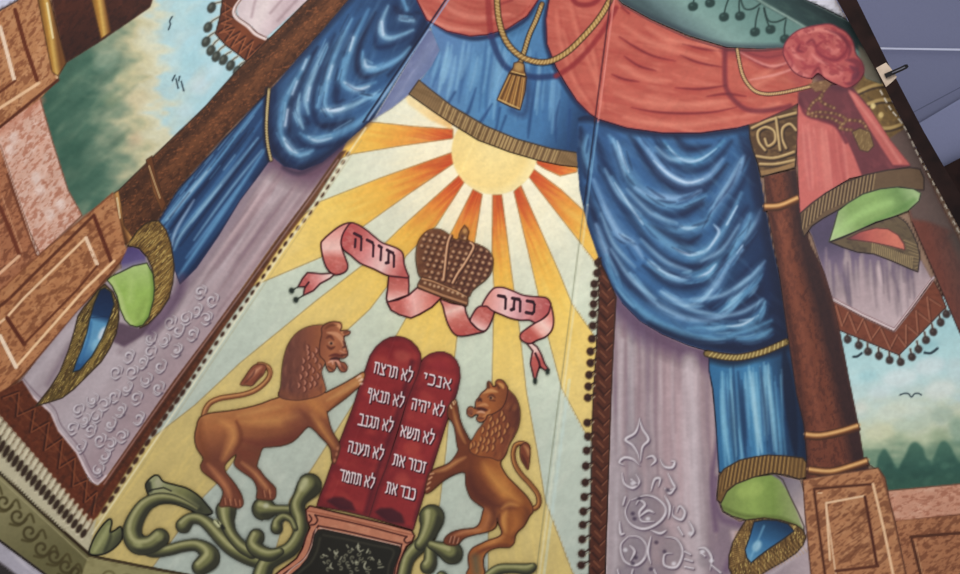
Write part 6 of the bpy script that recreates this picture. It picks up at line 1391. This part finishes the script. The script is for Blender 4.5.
for q, w_, c, a, sf in [
    (B2_([(440, 100), (500, 190), (580, 280), (680, 350)]), 12, (204, 138, 70), .75, 5), (B2_([(340, 160), (360, 250), (420, 330), (520, 380), (620, 380)]), 16, (84, 38, 32), .8, 6), (B2_([(400, 180), (450, 260), (530, 330)]), 12, (98, 46, 34), .5, 5),
    (B2_([(590, 420), (570, 480), (585, 560)]), 6, (206, 142, 76), .75, 2.6), (B2_([(560, 400), (610, 370), (670, 380)]), 4, (206, 142, 76), .7, 2), (B2_([(720, 400), (740, 450), (700, 530), (640, 600)]), 7, (98, 50, 32), .7, 3.5), (B2_([(640, 430), (660, 500), (620, 560)]), 10, (186, 114, 56), .6, 4), (B2_([(545, 440), (535, 500), (560, 560)]), 4, (90, 44, 32), .8, 1.8),
    (B2_([(440, 400), (470, 450), (440, 520), (380, 560)]), 6, (178, 112, 74), .6, 2.6), (B2_([(500, 400), (510, 470), (470, 545)]), 7, (86, 42, 34), .7, 3), (B3_([(320, 345), (400, 320), (480, 310)]), 4, (196, 130, 88), .7, 1.8), (B3_([(290, 390), (340, 375), (420, 345)]), 3, (100, 50, 34), .6, 1.5),
    (B3_([(620, 350), (560, 380), (480, 420)]), 5, (198, 130, 76), .65, 2.2), (B3_([(440, 470), (500, 430), (600, 405), (660, 405)]), 4, (98, 46, 30), .7, 2), (B3_([(450, 480), (460, 560)]), 12, (96, 92, 72), .8, 4),
    (B2_([(90, 150), (170, 130), (250, 80), (310, 50)]), 4, (208, 146, 90), .75, 2), (B2_([(60, 280), (160, 205), (240, 160), (310, 140)]), 3.5, (96, 48, 32), .75, 1.6), (B1_([(225, 260), (245, 340), (275, 430), (310, 500)]), 3.6, (204, 142, 84), .7, 1.6), (B1_([(262, 330), (300, 420), (340, 490)]), 2.5, (100, 54, 34), .7, 1.2)]: shade(q, w_, c, a, sf)
for q in ([(225, 215), (232, 235)], [(205, 240), (215, 260)], [(240, 205), (246, 222)]): stroke(B1_(q), 1.6, (232, 196, 150), .85, .6)
for q in ([(60, 200), (80, 185)], [(50, 235), (70, 220)], [(45, 270), (62, 258)], [(70, 165), (92, 160)]): stroke(B2_(q), 1.7, (210, 156, 118), .85, .6)
for q in ([(300, 350), (290, 385)], [(322, 350), (312, 390)], [(345, 360), (335, 392)]): stroke(B3_(q), 1.2, (84, 40, 28), .7, .6); stroke([(a+1, b) for a, b in B3_(q)], 1.2, (214, 158, 130), .7, .6)
clip(); outline(body, 1.3, (66, 32, 24), .7)
LBODY = (body, tail)
tf = sm(B2_([(684, 10), (690, -30), (720, -50), (748, -30), (752, 30), (746, 90), (738, 134), (712, 100), (690, 60)]))
fill(tf, (122, 62, 40)); clip(tf); shade(B2_([(712, -30), (735, 0), (742, 40)]), 3.5, (196, 138, 90), .75, 1.4); shade(B2_([(695, 30), (715, 80), (735, 125)]), 3, (80, 36, 28), .8, 1.2); clip(); outline(tf, 1.1, (84, 44, 32), .85); sheet('tail_tuft', tf, lr_, .8, .3)
mane = sm(B1_([(455, 140), (500, 112), (560, 108), (610, 140), (655, 190), (680, 255), (684, 320), (672, 390), (645, 450), (610, 510), (585, 580), (545, 620), (480, 600), (400, 590), (345, 560), (335, 510), (360, 470), (395, 410), (440, 350), (450, 280)]))
grad(mane, B1_([(400, 400)])[0], B1_([(680, 400)])[0], [(0, (150, 84, 44)), (.45, (138, 74, 44)), (.8, (112, 58, 42)), (1, (90, 46, 38))]); clip(mane)
for k in range(80):
    x = 400+RNG.rand()*270; y = 150+RNG.rand()*420; q = B1_([(x, y), (x-6, y+24), (x-16, y+44)]); stroke(q, 1.6+RNG.rand(), [(92, 46, 36), (168, 104, 58), (124, 66, 42)][k % 3], .4, 1.1, fade=True)
for i, (x, y) in enumerate([(485, 330), (500, 370), (530, 350), (545, 395), (520, 410), (470, 390), (495, 430), (540, 440), (460, 440), (440, 480), (470, 490), (415, 475), (505, 480), (400, 510), (430, 530), (370, 510), (390, 550), (460, 540), (575, 330), (560, 300), (430, 410), (350, 520), (480, 300), (600, 380), (500, 530), (560, 480), (580, 420)]):
    X, Y = B1_([(x, y)])[0]; stroke([(X+.8, Y-3.4), (X+.8, Y), (X-.6, Y+3.6)], 3.2, (84, 40, 30), .75, .8, fade=True); stroke([(X, Y-2.8), (X, Y), (X-1.2, Y+2.8)], 2.1, (208, 142, 84), .85, .7, fade=True)
clip(); outline(mane, 1.1, (66, 34, 28), .6); sheet('mane', mane, lr_, .8, .4)
head = sm(B1_([(455, 128), (458, 95), (470, 76), (488, 92), (500, 112), (518, 110), (516, 84), (534, 66), (565, 72), (588, 100), (600, 130), (590, 200), (560, 260), (500, 300), (462, 310), (448, 340), (420, 356), (395, 350), (386, 330), (398, 308), (378, 305), (355, 322), (332, 314), (320, 292), (326, 262), (345, 250), (366, 258), (378, 264), (378, 238), (384, 208), (402, 188), (418, 160)]))
grad(head, B1_([(380, 200)])[0], B1_([(590, 200)])[0], [(0, (166, 98, 58)), (.5, (164, 94, 50)), (1, (132, 72, 42))]); clip(head)
for q, c, w_ in [([(430, 160), (480, 140), (530, 150)], (206, 144, 92), 4), ([(395, 215), (410, 200), (420, 215)], (66, 32, 28), 3), ([(400, 245), (440, 235), (465, 245)], (206, 140, 92), 3), ([(382, 262), (420, 268), (460, 275)], (66, 28, 26), 4), ([(465, 185), (490, 172), (515, 190)], (84, 40, 30), 2.6), ([(480, 205), (510, 210)], (90, 44, 32), 2.4), ([(390, 290), (420, 285), (445, 295)], (226, 170, 140), 2.4), ([(400, 330), (430, 330)], (98, 50, 36), 3), ([(330, 285), (350, 300)], (96, 48, 40), 4), ([(466, 90), (470, 120)], (64, 34, 26), 3), ([(535, 90), (560, 105), (570, 125)], (216, 152, 88), 3.4), ([(525, 100), (540, 125)], (92, 46, 30), 3), ([(430, 320), (460, 300), (480, 270)], (196, 130, 80), 3)]: shade(B1_(q), w_, c, .85, 1.0)
X, Y = B1_([(486, 190)])[0]; blob(X, Y, 2.4, 1.6, (204, 150, 108), .9, 10, .6); blob(X-.3, Y+.1, 1.3, 1.4, (36, 18, 18), .95, soft=.5)
blob(*B1_([(345, 284)])[0], 2.6, 3, (132, 78, 60), .8, soft=1.4)
clip(); outline(head, 1.2, (70, 34, 26), .8); sheet('body', [LBODY[0], LBODY[1], head], lr_, .85); f_ = sheet('face', head, lr_, .7, .6); sheet('eye', oval(*B1_([(486, 190)])[0], 2.6, 1.9, 10, 12), f_, .5, .8)

# little fixtures on the right edge
ws = [(898, 118), (907, 131), (916, 150), (925, 168), (934, 184), (944, 203), (954, 222), (966, 246), (1000, 310)]
sg_ = thing('stitched_cord', 'white dashed cord lacing the painted cloth to the dark wooden post', 'cord', (930, 180))
P = cr([(880, 90), (890, 108)]+ws, False, 16); acc = 0; seg = []
for i in range(1, len(P)):
    acc += math.hypot(P[i][0]-P[i-1][0], P[i][1]-P[i-1][1]); seg.append(P[i])
    if acc > (5.0 if len(seg) > 1 else 5):
        if len(seg) > 2:
            q = tube(seg, 1.3); seg_o = sheet('stitch', q, sg_, .6, 24)
            stroke(seg, 1.6, (226, 214, 196), .95, .4, smooth=False)
        acc = -3.2; seg = []
    if acc < 0: seg = []
# ================================================================ build, light, camera
# pigments: greyer blues and lavenders, dustier reds, a broken painterly surface
_r, _g, _b = CAN[..., 0], CAN[..., 1], CAN[..., 2]
_l = CAN@np.array([.3, .55, .15], np.float32)
def pull(m, k, d=(0, 0, 0), g=1.0):
    global CAN
    m = m[..., None]
    CAN = CAN*(1-m) + m*((CAN*(1-k)+_l[..., None]*k)*g+np.array(d, np.float32))
mb_ = np.clip((_b-_r-.12)*5, 0, 1); ml = np.clip((_b-_g-.01)*20, 0, 1)*np.clip((_r-_g-.01)*20, 0, 1)*np.clip((_l-.4)*6, 0, 1)
mr_ = np.clip((_r-_g-.26)*5, 0, 1)*np.clip((_l-.28)*6, 0, 1)*np.clip((.12-np.abs(_g-_b))*20, 0, 1)
pull(np.ones_like(_l), .06); pull(mb_, .14, (-.01, .015, -.015)); pull(ml, .25, (.005, .0, -.02), .98); pull(mr_, .12, (-.02, .01, -.015))
CAN = np.clip(CAN, 0, 1)
CAN = CAN+.09*(CAN-.42)*(1-np.abs(2*CAN-1)**2)          # firmer contrast
_y, _x = np.mgrid[0:CH, 0:CW].astype(np.float32)
CAN = CAN*(1+.022*noise(_x/SS, _y/SS, 2.6, 2.2, 20, 71)+.02*noise(_x/SS, _y/SS, 9, 5, -40, 72)+.016*noise(_x/SS, _y/SS, 40, 30, 0, 73))[..., None]
CAN = np.clip(CAN, 0, 1)
flush()
w = bpy.data.worlds.new('world'); bpy.context.scene.world = w; w.use_nodes = True
w.node_tree.nodes['Background'].inputs[0].default_value = (1, 1, 1, 1)
w.node_tree.nodes['Background'].inputs[1].default_value = 0.7
cd = bpy.data.cameras.new('camera'); cam = bpy.data.objects.new('camera', cd); link(cam)
cam.matrix_world = Matrix.Translation(CAMLOC) @ R
cd.sensor_width = 36; cd.lens = F/960*36
bpy.context.scene.camera = cam
bpy.context.scene.view_settings.view_transform = 'Standard'
def area(name, loc, target, size, power, c=(1, 1, 1)):
    l = bpy.data.lights.new(name, 'AREA'); l.size = size; l.energy = power; l.color = c
    o = bpy.data.objects.new(name, l); link(o); o.location = loc
    o.rotation_euler = (Vector(target)-Vector(loc)).to_track_quat('-Z', 'Y').to_euler()

area('ceiling_lamp', tuple(np.array([.25, 1.2, -1.3])@RM.T+CL), tuple(cpt(500, 150)@RM.T+CL), 1.2, 13, (1, .98, .94))
